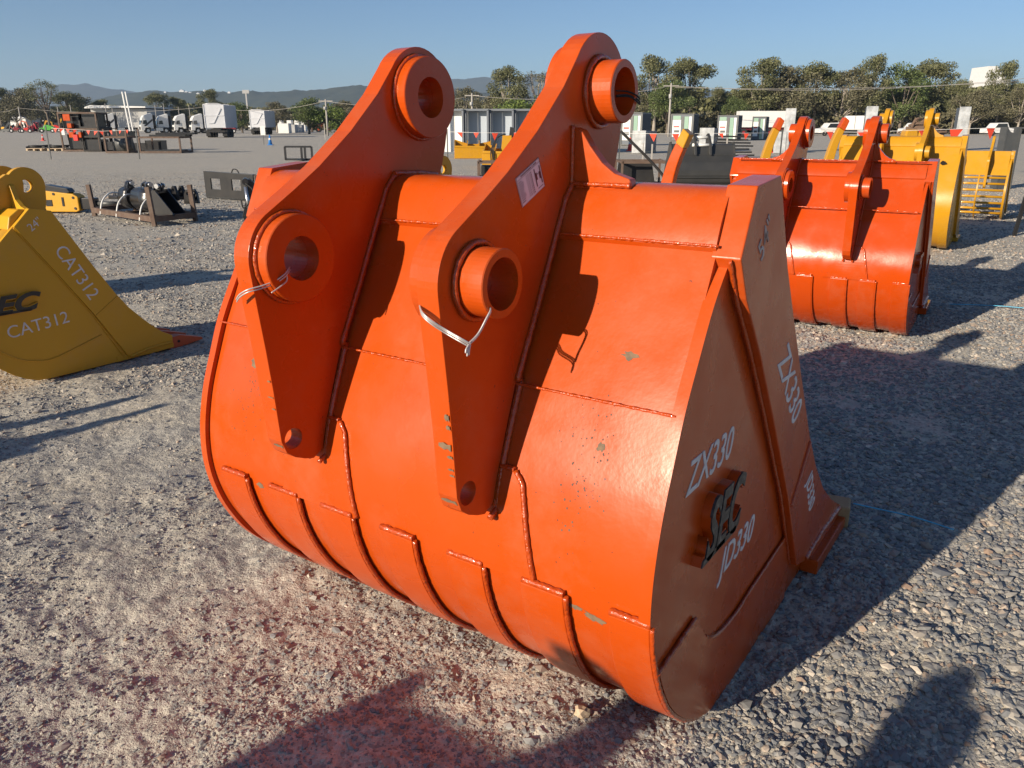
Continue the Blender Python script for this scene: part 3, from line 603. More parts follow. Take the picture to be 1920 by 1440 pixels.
b = MB(); pts = blob(None, (0, 0), .035, .022, 14, .3, 4); b.add([(-.16 - p[0], -.277 - p[1] * .5 + .0, 1.0 + p[1]) for p in pts], [tuple(range(14))])
b.build('scuff_mark', 'blackm', [c for c in B3.children if c.name.startswith('shell')][0])
# CAT bucket: affine of the same design plus its own measured flank
src = np.array([(-.096, 1.292, 1), (.049, 1.305, 1), (-.057, 0, 1), (1.2, .03, 1), (-.42, .54, 1), (.3, .9, 1)]); dst = np.array([(.094, .968), (.205, .95), (-.02, .0), (.84, .04), (-.30, .36), (.27, .79)])
Aff = np.linalg.lstsq(src, dst, rcond=None)[0]
def TC(p): return tuple(np.array([p[0], p[1], 1.0]) @ Aff)
def TC(p):
    a = math.radians(-9); s = .715; y, z = p[0] * s, p[1] * s; return (y * math.cos(a) - z * math.sin(a) + .00, y * math.sin(a) + z * math.cos(a) + .04)
catp = [(.094, .968), (.21, .947), (.30, .782), (.4, .601), (.504, .425), (.569, .33), (.639, .252), (.70, .19), (.769, .13), (.835, .092), (.829, .012), (.66, .004), (.527, .002), (.288, 0), (.05, .0), (-.02, .005), (-.08, .028), (-.137, .061), (-.206, .12), (-.265, .20), (-.30, .30), (-.305, .40), (-.28, .50), (-.22, .60), (-.15, .70), (-.076, .806), (0, .878)]
catb = [(.094, .968), (.21, .947), (.30, .782), (.4, .601), (.504, .425), (.569, .33), (.639, .252), (.70, .19), (.769, .13), (.835, .092), (.829, .012), (.66, .004), (.527, .012), (.40, .24), (.353, .324), (.18, .60), (0, .878)]
def make_cat(loc, label, letters):
    r = thing('excavator_bucket', label, 'excavator bucket', loc, BYAW, 'excavator buckets lined up on the yard'); Wd = .64; m = 'ochre'
    back = [p for p in cr([(.02, .90), (-.076, .806), (-.15, .70), (-.22, .60), (-.28, .50), (-.305, .40), (-.30, .30), (-.265, .20), (-.206, .12), (-.137, .061), (-.05, .015), (.05, 0), (.5, 0)], 3)]
    back = offs(back, .01); b = MB(); b.prism(back + offs(back, .016)[::-1], -.02, -(Wd - .02)); s = b.build('shell', m, r)
    for p in s.data.polygons:
        if abs(p.normal.x) < .5: p.use_smooth = True
    for k in (0, 1):
        x0 = 0 if k == 0 else Wd; sg = 1 if k == 0 else -1
        b = MB(); b.prism(catp, -x0, -(x0 + .02 * sg)); sp = b.build('side_plate', m, r, bevel=.002)
        b = MB(); b.prism(catb, -(x0 - .012 * sg), -(x0 + .005 * sg)); sc = b.build('side_cutter', m, sp, bevel=.003)
        b = MB(); bead(b, [(-(x0 - .003 * sg), *p) for p in cr([(-.30, .24), (-.22, .235), (-.10, .150), (0, .118), (.1, .115), (.38, .19)], 4)], .006); bead(b, [(-(x0 - .013 * sg), *p) for p in [(.36, .315), (.512, .41)]], .005)
        bead(b, [(-(x0 - .004 * sg), *p) for p in [(0, .872), (.175, .60), (.345, .324), (.50, .02)]], .005); bead(b, [(-(x0 - .016 * sg), *p) for p in [(.53, .02), (.66, .045), (.82, .05)]], .012); b.build('weld_bead', m, sp)
        if k == 0 and letters:
            side_text('CAT312', .185, .730, -64, .108, sc, xo=.0128, sx=.95, offset=-.0004); side_text('24"', .085, .842, 33, .062, sc, xo=.0128, offset=-.0005)
            side_text('CAT312', -.135, .275, 5, .100, sp, sx=1.0, offset=-.0004); logo(sp, -.27, .415, .34, .105, 0, 'ochre', 'black')
    b = MB(); b.prism([(-.02, .86), (.0, .93), (.05, .965), (.12, .96), (.17, .93), (.15, .86), (.05, .83)], -.02, -(Wd - .02)); b.build('torsion_tube', m, r, bevel=.006)
    b = MB(); b.prism([(.45, 0), (.84, .01), (.84, .04), (.45, .035)], .004, -(Wd + .004)); lp = b.build('cutting_edge', m, r, bevel=.002)
    c1, c2 = (-.17, .90), (.185, 1.075)
    ep = [(-.30, .50), (-.31, .60), (-.285, .75)] + arc(c1, .085, 190, 125, 6) + [(-.12, 1.02), (.0, 1.09), (.09, 1.145)] + arc(c2, .105, 140, -15, 14) + [(.28, .98), (.255, .90), (.1, .86), (.0, .84), (-.2, .6)]
    for ex in (.17, .43):
        b = MB(); b.prism(ep, -ex, -(ex + .035), holes=[(*c1, .035), (*c2, .036)]); e = b.build('ear', m, r, bevel=.003)
        sg = -1 if ex < .3 else 1; gx = ex if ex < .3 else ex + .035
        b = MB(); b.prism([(-(gx + sg * a), z) for a, z in [(0, .95), (0, 1.09), (.015, 1.085), (.05, 1.01), (.10, .975), (.15, .962), (.15, .95)]], .09, .115, 'y'); b.build('gusset', m, e, bevel=.002)
    for k in range(4):
        x = .035 + k * .19; b = MB(); b.prism([(.80, -.0), (.80, .075), (.90, .078), (1.06, .03), (1.06, .015), (.90, .0)], -(x - .035), -(x + .035))
        b.build('tooth', 'exc_or', r, bevel=.004)
        b = MB(); b.ring((-(x - .036), .88, .04), (1, 0, 0), .009, .001, 0, .003, 12); b.build('tooth_pin', 'blackm', r)
    return r
g3 = gp(80, 713); make_cat((g3.x, g3.y, 0), 'ochre yellow trenching bucket stencilled CAT312 at the left edge, orange teeth pointing right', True)
make_cat(tuple(atd(842, 6.15, 0)), 'ochre yellow bucket mostly hidden behind the foreground orange bucket, only its ear plates showing', False)
make_cat((-4.95, 5.55, 0), 'ochre yellow bucket out of frame left, throwing the broad shadow beyond the CAT312 bucket', False)
make_cat((-4.45, 1.22, 0), 'ochre yellow bucket out of frame left, throwing two thin shadow streaks', False)
# skeleton bucket
def skeleton(loc, yaw):
    r = thing('skeleton_bucket', 'yellow skeleton bucket with open horizontal bars, last in the line of buckets at right', 'skeleton bucket', loc, yaw); Wd = 1.05; s = .80
    prof = [(p[0] * s, p[1] * s) for p in cr(PLATE, 2)] + [(.9 * s, .3 * s), (.3 * s, .95 * s), (.05, 1.27 * s), (-.1, 1.27 * s)]
    for k, x0 in enumerate((0, Wd - .03)):
        b = MB(); b.prism(prof, -x0, -(x0 + .03)); sp = b.build('side_plate', 'yellow', r, bevel=.004)
        b = MB(); b.prism([(p[0] * s, p[1] * s) for p in BAR], -x0 + .02 * (1 - k), -(x0 + .03 + .02 * k)); b.build('side_cutter', 'yellow', sp, bevel=.004)
    b = MB(); b.prism([(-.12 * s, 1.29 * s), (.05 * s, 1.29 * s), (.05 * s, 1.2 * s), (-.14 * s, 1.14 * s), (-.31 * s, .84 * s), (-.325 * s, .85 * s), (-.16 * s, 1.2 * s)], -.03, -(Wd - .03)); b.build('back_panel', 'yellow', r, bevel=.005)
    H = cr(HEEL, 3)
    for z in (.80, .69, .57, .45, .33, .22, .13):
        y = min(H, key=lambda p: abs(p[1] - z) + (10 if p[0] > 0 else 0))[0]; b = MB(); b.cyl((-.03, y * s + .02, z * s), (-Wd + .03, y * s + .02, z * s), .019, 10); b.build('cross_bar', 'yellow', r)
    for x in (.38, .72):
        q = [(p[0] * s, p[1] * s) for p in H if p[0] < .05]; b = MB(); b.prism(q + offs(q, .05)[::-1], -x, -(x + .02)); b.build('rib', 'yellow', r)
    for ex in (.28, .66):
        b = MB(); b.prism([(p[0] * s * .9, p[1] * s * .98) for p in ear_poly()], -ex, -(ex + .035), holes=[(EARC1[0] * s * .9, EARC1[1] * s * .98, .035), (EARC2[0] * s * .9, EARC2[1] * s * .98, .035)]); b.build('ear', 'yellow', r, bevel=.003)
    return r
skeleton((7.72, 12.6, 0), yawrot(-0.98))
# dunnage block under the lip, blue string, steel picket
pB = MW @ Vector((.015, 1.20, 0)); b = MB(); b.box((0, 0, .04), (.085, .10, .085)); o = b.build('timber_block', 'wood', None, bevel=.006, loc=(pB.x, pB.y, 0), rz=BYAW + .2); tag(o, 'pale timber block tucked against the lip of the large orange bucket', 'timber block')
def curve_thing(name, label, cat, pts, r, m):
    b = MB(); b.tube(cr3(pts, 5), r, 6); o = b.build(name, m); return tag(o, label, cat)
curve_thing('string_line', 'blue string lying on gravel beside the tip of the large orange bucket', 'string', [gp(1600, 944, .02), gp(1650, 955, .012), gp(1705, 967, .02), gp(1745, 979, .012), gp(1788, 993, .015)], .0028, 'rope')
curve_thing('string_line', 'blue string on the ground at the right edge of the picture', 'string', [gp(1780, 570, .02), gp(1865, 573, .02), gp(1925, 578, .02)], .0035, 'rope')
pp = gp(1899, 441); b = MB(); b.bar((0, 0, -.1), (.16, .02, 1.25), .05, .012); b.bar((0, -.02, -.1), (.16, 0, 1.25), .012, .05); o = b.build('steel_picket', 'blackm', None, loc=pp); tag(o, 'dark leaning star picket driven into gravel at the right edge', 'post')
curve_thing('hose', 'black cable drooping down to the orange ripper tine behind the tube', 'cable', [atd(1164, 6.4, zat(246, 6.4)), atd(1190, 6.4, zat(272, 6.4)), atd(1215, 6.4, zat(297, 6.4)), atd(1240, 6.4, zat(325, 6.4)), atd(1246, 6.4, zat(340, 6.4)), atd(1238, 6.4, zat(358, 6.4)), atd(1222, 6.4, zat(372, 6.4)), atd(1215, 6.4, zat(420, 6.4))], .012, 'rubber')
b = MB(); bm_ = bmesh.new(); bmesh.ops.create_icosphere(bm_, subdivisions=2, radius=.020); q_ = random.Random(5)
for v in bm_.verts: v.co *= q_.uniform(.75, 1.15); v.co.z *= .8
b.add([v.co[:] for v in bm_.verts], [[v.index for v in f.verts] for f in bm_.faces]); bm_.free(); tag(b.build('rock', 'paleply', None, loc=gp(1091, 1335, .012)), 'single pale tan stone at the shadow edge below the large orange bucket', 'stone')
# ripper tines
def tine(px, Y, top_py, m, tipm, label, lean=.26, w=.085):
    p = atd(px, Y); r = thing('ripper_tine', label, 'ripper tine', p, 0, 'ripper tines standing among the buckets'); H = zat(top_py, Y)
    c = [(0 + lean * .0, 0), (.0, H * .35), (.03 * lean / .3, H * .6), (.10 * lean / .3, H * .82), (.22 * lean / .3, H)]
    C_ = cr(c, 4); L = offs(C_, w * .62); R_ = offs(C_, -w * .62); k = len(C_); t0 = int(k * .86)
    tap = lambda A, B, i: (A[i][0] * (1 - max(0, i / k - .5)) + B[i][0] * max(0, i / k - .5), A[i][1])
    Lp = [tap(L, C_, i) for i in range(k)]; Rp = [tap(R_, C_, i) for i in range(k)]
    b = MB(); b.prism(Lp[:t0 + 1] + Rp[:t0 + 1][::-1], -.04, .04, 'y'); sh = b.build('shank', m, r, bevel=.008)
    b = MB(); b.prism(Lp[t0:] + Rp[t0:][::-1], -.05, .05, 'y'); b.build('tip', tipm, r, bevel=.008)
    b = MB(); b.prism([(-.2, 0), (.25, 0), (.22, .25), (.08, .45), (-.08, .45), (-.2, .25)], -.06, .06, 'y', holes=[(.1, .15, .04)]); b.build('head_plate', m, r, bevel=.006); return r
t1 = tine(1228, 6.3, 246, 'orange', 'yellow', 'curved orange ripper tine with yellow tip behind the tube of the large orange bucket'); t1.rotation_euler[2] = -.6
tine(1410, 9.4, 223, 'yellow', 'orange', 'curved yellow ripper tine with orange tip, left of the two behind the glossy orange bucket')
tine(1527, 9.6, 223, 'yellow', 'orange', 'curved yellow ripper tine with orange tip, between the ears of the glossy orange bucket')
#PART2
# ------------------------------------------------------------------ yard machinery and stillages, left and middle
def post_frame(r, w, d, h, m='rust', t=.05, rails=(0.05,), lean=0, depth_rail=True):
    b = MB()
    for z in rails:
        for y in (0, d): b.bar((0, y, z), (w, y, z), t, t)
        for x in (0, w): b.bar((x, 0, z), (x, d, z), t, t)
    b.build('base_frame', m, r)
    for x in (0, w):
        for y in (0, d): b = MB(); b.bar((x, y, 0), (x, y, h), t, t); b.build('post', m, r)
def small_bucket(name, label, loc, rz, w, s, m='black', tilt=0.0, ears=True, group=None, cat='bucket'):
    r = thing(name, label, cat, loc, rz, group); r.rotation_euler = (tilt, 0, rz)
    H = [(p[0] * s, p[1] * s) for p in cr([(-.1, 1.0)] + HEEL, 2)]; b = MB(); b.prism(H + offs(H, .02)[::-1], .01, w - .01); sh = b.build('shell', m, r)
    for p in sh.data.polygons:
        if abs(p.normal.x) < .5: p.use_smooth = True
    for x in (0, w - .02):
        b = MB(); b.prism(H + [(.75 * s, .15 * s), (.05 * s, 1.02 * s)], x, x + .02); b.build('side_plate', m, r)
    b = MB(); b.prism([(-.12 * s, 1.0 * s), (.06 * s, 1.03 * s), (.05 * s, .88 * s), (-.14 * s, .90 * s)], .01, w - .01); b.build('torsion_tube', m, r)
    if ears:
        for x in (w * .38, w * .60):
            b = MB(); b.prism([(-.22 * s, .85 * s), (-.12 * s, 1.22 * s), (.05 * s, 1.30 * s), (.16 * s, 1.22 * s), (.1 * s, .95 * s)], x, x + .04, holes=[(.05 * s, 1.18 * s, .035), (-.1 * s, 1.02 * s, .03)]); b.build('ear', m, r)
        b = MB(); b.cyl((w * .38 - .03, .05 * s, 1.18 * s), (w * .60 + .07, .05 * s, 1.18 * s), .035, 12); b.build('pin', 'steel', r)
    return r
# black mud bucket
p = atd(1253, 18.6)
mb_ = thing('mud_bucket', 'wide black mud bucket on gravel between the orange tine and orange bucket', 'bucket', p, .04); W_ = 1.44
H_ = cr([(.02, 1.02), (-.03, .96), (-.20, .80), (-.26, .55), (-.27, .40), (-.22, .20), (-.10, .06), (.05, 0), (.6, 0)], 4)
H_ = [(.02, 1.02), (-.05, .99), (-.12, .80), (-.27, .62), (-.33, .45), (-.33, .34), (-.28, .20), (-.16, .07), (0, .01), (.6, 0)]
b = MB(); b.prism(H_ + offs(H_, .02)[::-1], .01, W_ - .01); b.build('shell', 'mudp', mb_, bevel=.01)
for x in (-.015, W_ - .02):
    b = MB(); b.prism([(a - .015, c) for a, c in H_] + [(.66, .10), (.12, 1.05), (.0, 1.06)], x, x + .035); b.build('side_plate', 'mudp', mb_, bevel=.004)
for z, y in ((.78, -.14), (.30, -.335), (.12, -.235)): b = MB(); b.bar((.02, y, z), (W_ - .02, y, z), .02, .025); b.build('reinforcing_strip', 'mudp', mb_)
for x in (.50, .84): b = MB(); b.prism([(-.22, .78), (-.16, 1.02), (-.02, 1.16), (.1, 1.24), (.2, 1.20), (.2, .95)], x, x + .05, holes=[(.1, 1.15, .035), (-.08, .98, .03)]); b.build('ear', 'mudp', mb_, bevel=.004)
b = MB(); b.cyl((.47, .1, 1.15), (.92, .1, 1.15), .034, 12); b.build('pin', 'straps', mb_); b = MB(); b.cyl((.47, -.08, .99), (.92, -.08, .99), .034, 12); b.build('pin', 'straps', mb_)
# breaker at left
p = gp(92, 399); r = thing('hydraulic_breaker', 'yellow and black hydraulic breaker lying behind the CAT312 bucket', 'hydraulic breaker', p, -.05); r.scale = (.66, .66, .74)
b = MB(); b.prism([(-.5, .02), (.72, .02), (.82, .06), (.82, .36), (.70, .42), (-.1, .50), (-.5, .48)], 0, .34, 'y'); b.build('housing', 'ochre', r, bevel=.02)
b = MB(); b.box((.05, -.004, .22), (.16, .02, .14)); b.build('window', 'black', r); b = MB(); b.box((.42, -.004, .25), (.05, .02, .2)); b.build('window', 'black', r)
b = MB(); b.prism([(-.3, .47), (.5, .42), (.62, .46), (.55, .54), (0, .62), (-.3, .6)], .05, .3, 'y'); b.build('top_cover', 'black', r, bevel=.02)
b = MB(); b.box((1.02, .17, .20), (.40, .2, .26)); b.build('chisel_bush', 'black', r, bevel=.02); b = MB(); b.cyl((1.2, .17, .2), (1.75, .17, .2), .06, 14, .045); b.build('chisel', 'dgrey', r)
for x, z in ((-.1, .08), (.72, .1), (.2, .42), (.7, .34)):
    b = MB(); b.cyl((x, -.015, z), (x, .02, z), .03, 10); b.build('bolt', 'blackm', r)
# stillage with attachments
p = gp(290, 424); ang = .16
r = thing('stillage', 'brown steel stillage with four corner posts holding strapped black attachments', 'stillage', p, 0); r.rotation_euler = (0, 0, 0)
c0, c1, c2_, c3 = gp(290, 424), gp(367, 415), gp(178, 405), gp(255, 396)
def loc_(v): return Vector(v) - p
b = MB()
for a, c in ((c0, c1), (c0, c2_), (c2_, c3), (c3, c1)): b.bar(loc_(a) + Vector((0, 0, .1)), loc_(c) + Vector((0, 0, .1)), .07, .08)
for t in (.3, .6):
    b.bar(loc_(c0.lerp(c2_, t)) + Vector((0, 0, .09)), loc_(c1.lerp(c3, t)) + Vector((0, 0, .09)), .06, .04)
b.build('base_frame', 'rust', r)
for q, h in ((c0, .56), (c1, .55), (c2_, .50), (c3, .52)):
    b = MB(); b.bar(loc_(q), loc_(q) + Vector((-.03, 0, h)), .06, .06); b.build('post', 'rust', r)
ux = (c0 - c2_).normalized(); rzx = math.atan2(ux.y, ux.x); mid = (c0 + c1 + c2_ + c3) / 4
small_bucket('trenching_bucket', 'black trenching bucket strapped in the middle of the brown stillage', c2_.lerp(c0, .48) + Vector((.12, .42, .12)), rzx, .62, .35, 'black', group='black attachments in the stillage')
small_bucket('trenching_bucket', 'narrow black trenching bucket at the right end of the brown stillage', c2_.lerp(c0, .93) + Vector((.10, .50, .12)), rzx - 1.1, .30, .36, 'black', group='black attachments in the stillage')
small_bucket('trenching_bucket', 'small black bucket lying at the left end of the brown stillage', c2_.lerp(c0, .24) + Vector((.12, .45, .12)), rzx + .1, .26, .34, 'black', group='black attachments in the stillage')
a0 = c2_ + Vector((.1, .35, .27)); b = MB(); b.cyl(a0, a0 + Vector((.75, .12, 0)), .03, 10)
for k in range(20):
    an = k * .7; x = .02 + k * .035; q = a0 + Vector((x, .02 + x * .16, 0)); b.add([q + Vector((0, .025 * math.cos(an), .025 * math.sin(an))), q + Vector((0, .13 * math.cos(an), .13 * math.sin(an))), q + Vector((.035, .13 * math.cos(an + .7), .13 * math.sin(an + .7))), q + Vector((.035, .025 * math.cos(an + .7), .025 * math.sin(an + .7)))], [(0, 1, 2, 3)])
tag(b.build('auger', 'black'), 'black spiral auger at the left end inside the brown stillage', 'auger', 'black attachments in the stillage')
for k, t in enumerate((.14, .42, .80)):
    q = c2_.lerp(c0, t); b = MB(); b.tube(cr3([q + Vector((0, -.05, .05)), q + Vector((.03, .02, .26)), q + Vector((.08, .25, .37)), q + Vector((.15, .6, .3))], 4), .012, 6)
    tag(b.build('strap', 'straps'), ['white strap over the auger end of the stillage', 'white strap left of the middle bucket in the stillage', 'white strap between the middle bucket and front stillage post'][k], 'strap', 'straps over the stillage')
for k in range(5):
    q = c2_.lerp(c1, .35 + .13 * k) + Vector((.05, .25, .33 + .05 * (k % 2))); b = MB(); b.prism([(-.09, -.1), (.09, -.1), (.07, .05), (.03, .12), (-.03, .12), (-.07, .05)], -.02, .02, 'x', holes=[(0, .06, .025)]); b.prism([(-.09, -.1), (.09, -.1), (.07, .05), (.03, .12), (-.03, .12), (-.07, .05)], .10, .14, 'x', holes=[(0, .06, .025)])
    b.box((.06, 0, -.07), (.16, .16, .04))
    tag(b.build('hitch_bracket', 'black', None, loc=q, rz=.3 * k), 'black two-lug hitch bracket piled among the stillage attachments', 'bracket', 'hitch brackets piled in the stillage')
# mount plate and log grab beside the bucket's far end
p = gp(388, 371); e = gp(466, 376); r = thing('mounting_plate', 'dark grey loader mounting plate with two windows standing upright on gravel', 'mounting plate', p, math.atan2((e - p).y, (e - p).x)); Lw = (e - p).length; hp_ = 46 * mpp(p.y) * 1.03
b = MB(); b.prism([(0, .03), (.03, .0), (Lw + .2, .0), (Lw + .2, hp_ * .93), (.02, hp_), (0, hp_)], -.015, .015, 'y', holes=[[(Lw * .15, hp_ * .34), (Lw * .38, hp_ * .34), (Lw * .38, hp_ * .74), (Lw * .15, hp_ * .74)], [(Lw * .65, hp_ * .34), (Lw * .87, hp_ * .34), (Lw * .87, hp_ * .74), (Lw * .65, hp_ * .74)]]); b.build('plate', 'blackm', r, bevel=.003)
b = MB(); b.bar((0, .03, hp_ - .01), (Lw + .2, .03, hp_ * .93), .08, .02); b.build('top_rail', 'dgrey', r); b = MB(); b.bar((0, .03, .02), (Lw + .2, .03, .01), .09, .02); b.build('bottom_rail', 'dgrey', r); b = MB(); b.bar((.01, .04, .02), (.01, .04, hp_), .02, .09, up=(0, 1, 0)); b.build('side_rail', 'dgrey', r)
b = MB(); b.tube(cr3([(Lw * .62, .05, hp_ * .95), (Lw * .66, .05, hp_ + .05), (Lw * .75, .05, hp_ + .045), (Lw * .8, .05, hp_ * .93)], 4), .012, 6); b.build('hose_loop', 'rubber', r)
p = gp(468, 421); r = thing('grab_attachment', 'black hydraulic attachment with silver cylinder, half hidden by the orange bucket', 'attachment', p, .3)
b = MB(); b.prism([(-.04, 0), (.10, .06), (.16, .3), (.12, .6), (.06, .66), (0, .62), (-.02, .35), (-.09, .12)], 0, .06, 'y'); b.prism([(-.04, 0), (.10, .06), (.16, .3), (.12, .6), (.06, .66), (0, .62), (-.02, .35), (-.09, .12)], .2, .26, 'y'); b.build('side_plate', 'black', r, bevel=.005)
b = MB(); b.cyl((.02, -.03, .12), (0, -.03, .55), .028, 12); b.build('cylinder', 'steel', r); b = MB(); b.cyl((.0, -.06, .62), (.0, .3, .62), .045, 14); b.cyl((-.04, -.06, .12), (-.04, .3, .12), .035, 12); b.build('pin', 'black', r)
b = MB(); b.tube(cr3([(0, -.05, .6), (.1, -.1, .5), (.05, -.08, .35), (-.06, -.06, .25), (-.08, -.05, .36)], 4), .012, 6); b.build('hose', 'rubber', r)
p = gp(487, 400); b = MB(); b.bar((0, 0, 0), (-.03, .1, .62), .06, .06); b.bar((-.02, .1, .42), (.35, .1, .42), .05, .05); tag(b.build('steel_rack', 'rust', None, loc=p), 'rusty rack post just left of the large orange bucket', 'rack')
# fork frame
Yf = gp(540, 300).y; p = gp(536, 300); r = thing('pallet_fork_carriage', 'black pallet fork carriage frame standing on the gravel left of centre', 'fork carriage', p, 0); w = 47 * mpp(Yf) * 1.02; h = 23 * mpp(Yf)
b = MB(); b.bar((0, 0, .03), (w, 0, .03), .08, .08); b.bar((0, 0, h), (w, 0, h), .08, .08); b.bar((0, 0, 0), (0, 0, h), .08, .08); b.bar((w, 0, 0), (w, 0, h), .08, .08); b.build('frame', 'black', r)
for x in (.62, .75): b = MB(); b.bar((w * x, -.03, 0), (w * x, -.03, h), .09, .06); b.bar((w * x, -.03, .04), (w * x, -.9, .04), .09, .04); b.build('fork', 'black', r)
# far stillage stack
def rack(px0, px1, pyb, pyt, d, label, boards, lean=-.02, mm='rust'):
    p = gp(px0, pyb); Y = p.y; w = (px1 - px0) * mpp(Y) * .98; h = zat(pyt, Y); r = thing('steel_rack', label, 'steel rack', p, 0, 'steel racks in the far left cluster')
    b = MB()
    for z in boards:
        for y in (0, d): b.bar((0, y, h * z + .05), (w, y, h * z + .05), .09, .09)
        for x in (0, w): b.bar((x, 0, h * z + .05), (x, d, h * z + .05), .09, .09)
    b.build('base_frame', mm, r)
    for x in (0, w * .5, w) if w > 2.2 else (0, w):
        for y in (0, d): b = MB(); b.bar((x, y, 0), (x, y, h), .08, .08); b.build('post', mm, r)
    return r, p, w, h, Y
r, p, w, h, Y = rack(120, 188, 284, 212, 1.3, 'tall dark rack with orange guards, leftmost of the far stillage cluster', (0, .56, .98))
def crate(name, label, cat, c, d, m, rz=0, g=None, bev=.02): b = MB(); b.box((0, 0, d[2] / 2), d); return tag(b.build(name, m, None, bevel=bev, loc=c, rz=rz), label, cat, g)
gl = 'loads on the far stillage cluster'
def tray(label, c, w, d, h, m, g=gl, rz=0):
    b = MB(); t = .04; b.prism([(0, 0), (w, 0), (w * 1.08, h), (-w * .08, h)], 0, t, 'y'); b.prism([(0, 0), (w, 0), (w * 1.08, h), (-w * .08, h)], d - t, d, 'y'); b.box((w / 2, d / 2, t / 2), (w, d, t)); b.bar((-.03, 0, h * .5), (-.03, d, h * .5), t, h); b.bar((w + .03, 0, h * .5), (w + .03, d, h * .5), t, h)
    return tag(b.build('black_bin', m, None, loc=c, rz=rz), label, 'bin', g)
sc_ = mpp(Y)
tray('black bin on the floor of the leftmost far rack', p + Vector((w * .12, .3, .1)), w * .62, .8, h * .40, 'black')
tray('black bucket load on top of the leftmost far rack', p + Vector((w * .06, .2, h * .60)), w * .42, .9, h * .40, 'black')
tray('dark bucket at the right on top of the leftmost far rack', p + Vector((w * .55, .3, h * .60)), w * .40, .9, h * .40, 'black')
crate('guard_panel', 'bright orange square guard panel on top of the leftmost far rack', 'panel', p + Vector((w * .25, -.12, h * .80)), (.40, .06, .36), 'orange', g=gl)
for k, (px, py, ww, hh) in enumerate(((137, 250, .28, .3), (133, 232, .25, .25), (153, 250, .16, .3))): crate('orange_part', ['orange part in the middle bay of the leftmost far rack', 'small orange part under the top shelf of the far rack', 'narrow orange part right of the middle bay'][k], 'machine part', atd(px, Y, zat(py + 8, Y)), (ww, .3, hh), 'orange', g=gl)
crate('fuel_can', 'red fuel can on the shelf of the leftmost far rack', 'fuel can', atd(144, Y - .1, zat(264, Y)), (.26, .18, .34), 'red', g=gl)
crate('paper_sign', 'small white notice on the leftmost far rack', 'sign', atd(119, Y - .15, zat(253, Y)), (.18, .02, .36), 'white', g=gl, bev=0)
r, p2_, w2, h2, Y2 = rack(158, 190, 284, 226, 1.4, 'dark rack stacked with black buckets, second in the far cluster', (0, .45, .75), mm='blackm')
for k, (z, hh) in enumerate(((.05, h2 * .36), (h2 * .45, h2 * .28), (h2 * .76, h2 * .18))): tray(['lowest black bin in the second far rack', 'middle black bin in the second far rack', 'topmost black bin in the second far rack'][k], p2_ + Vector((w2 * .1, .1, z)), w2 * .8, 1.0, hh, 'black')
r, p3_, w3, h3, Y3 = rack(200, 240, 287, 242, 1.5, 'brown rack holding a weathered grey bucket, third in the far cluster', (0, .62))
small_bucket('grey_bucket', 'weathered grey bucket lying in the third far rack', p3_ + Vector((.2, .75, .08)), .25, w3 * .75, .72, 'dgrey', ears=False, group=gl)
crate('blue_crate', 'bright blue crate on gravel between the far racks', 'crate', gp(193, 283), (.48, .4, .2), 'blue')
r, p4_, w4, h4, Y4 = rack(264, 338, 287, 259, 1.6, 'long low rack with black frames on top, rightmost of the far cluster', (0, .98))
for k in range(3):
    b = MB()
    for j in range(4): b.bar((j * .5, 0, 0), (j * .5 + .2, 1.1, .05), .06, .08)
    b.bar((-.1, 0, .05), (1.8, 0, .05), .08, .1); b.bar((-.1, 1.1, .05), (1.8, 1.1, .05), .08, .1)
    tag(b.build('fork_attachment', 'black', None, loc=p4_ + Vector((.3 + .35 * k, .1, h4 * (.98 if k else .08) + .10 * k)), rz=.05 * k), ['black fork frame on the floor of the long low rack', 'black fork frame lying on top of the long low rack', 'topmost black fork frame on the long low rack'][k], 'fork frame', gl)
for k, (a, c) in enumerate(((48, 78), (88, 118))):
    p = gp(a, 283); w = (c - a) * mpp(p.y); b = MB()
    for j in range(5): b.box((w / 2, .1 + j * .22, .13), (w, .12, .025))
    for x in (.08, w / 2, w - .08): b.box((x, .55, .06), (.1, 1.1, .1))
    tag(b.build('pallet', 'paleply', None, loc=p), ['pale pallet with black parts at the left end of the far cluster', 'pale pallet with black parts beside the tall far rack'][k], 'pallet', 'pallets left of the far racks')
    b = MB(); b.ring((w * .4, .5, .22), (0, 0, 1), .42, .3, 0, .09, 24); b.bar((0, .1, .2), (w * 1.1, .9, .30), .18, .1); b.bar((0, .8, .2), (w * 1.1, .3, .22), .2, .09); tag(b.build('black_parts', 'blackm', None, loc=p), ['heap of black steel parts on the leftmost pallet', 'heap of black steel parts on the pallet by the tall rack'][k], 'steel parts', 'pallets left of the far racks')
# signs and cones
def cone(px, py, h, label, m='conec'):
    p = gp(px, py); r = thing('traffic_cone', label, 'traffic cone', p, 0, 'traffic cones on the yard'); b = MB(); b.tube([(0, 0, .03), (0, 0, h)], [h * .21, h * .05], 14); b.build('cone', m, r)
    b = MB(); b.box((0, 0, .02), (h * .55, h * .55, .04)); b.build('base', m, r); b = MB(); b.tube([(0, 0, h * .5), (0, 0, h * .68)], [h * .138, h * .108], 14); b.build('collar', 'white', r)
cone(81, 264, .62, 'pale red cone alone on gravel left of the far racks'); cone(1181, 283, .75, 'red cone left of the wrapped panel pack'); cone(1444, 286, .75, 'red cone at the foot of the wrapped tower left of the orange bucket'); cone(507, 272, .75, 'blue and white cone in front of the tipper trailer', 'blue')
p = gp(495, 271); r = thing('yard_sign', 'white notice board on a thin stand in front of the tipper trailer', 'sign', p); h = zat(239, p.y); b = MB(); b.box((0, 0, h - .24), (.38, .02, .66)); b.build('board', 'white', r); b = MB(); b.bar((0, .02, 0), (0, .02, h), .04, .04); b.build('post', 'dgrey', r)
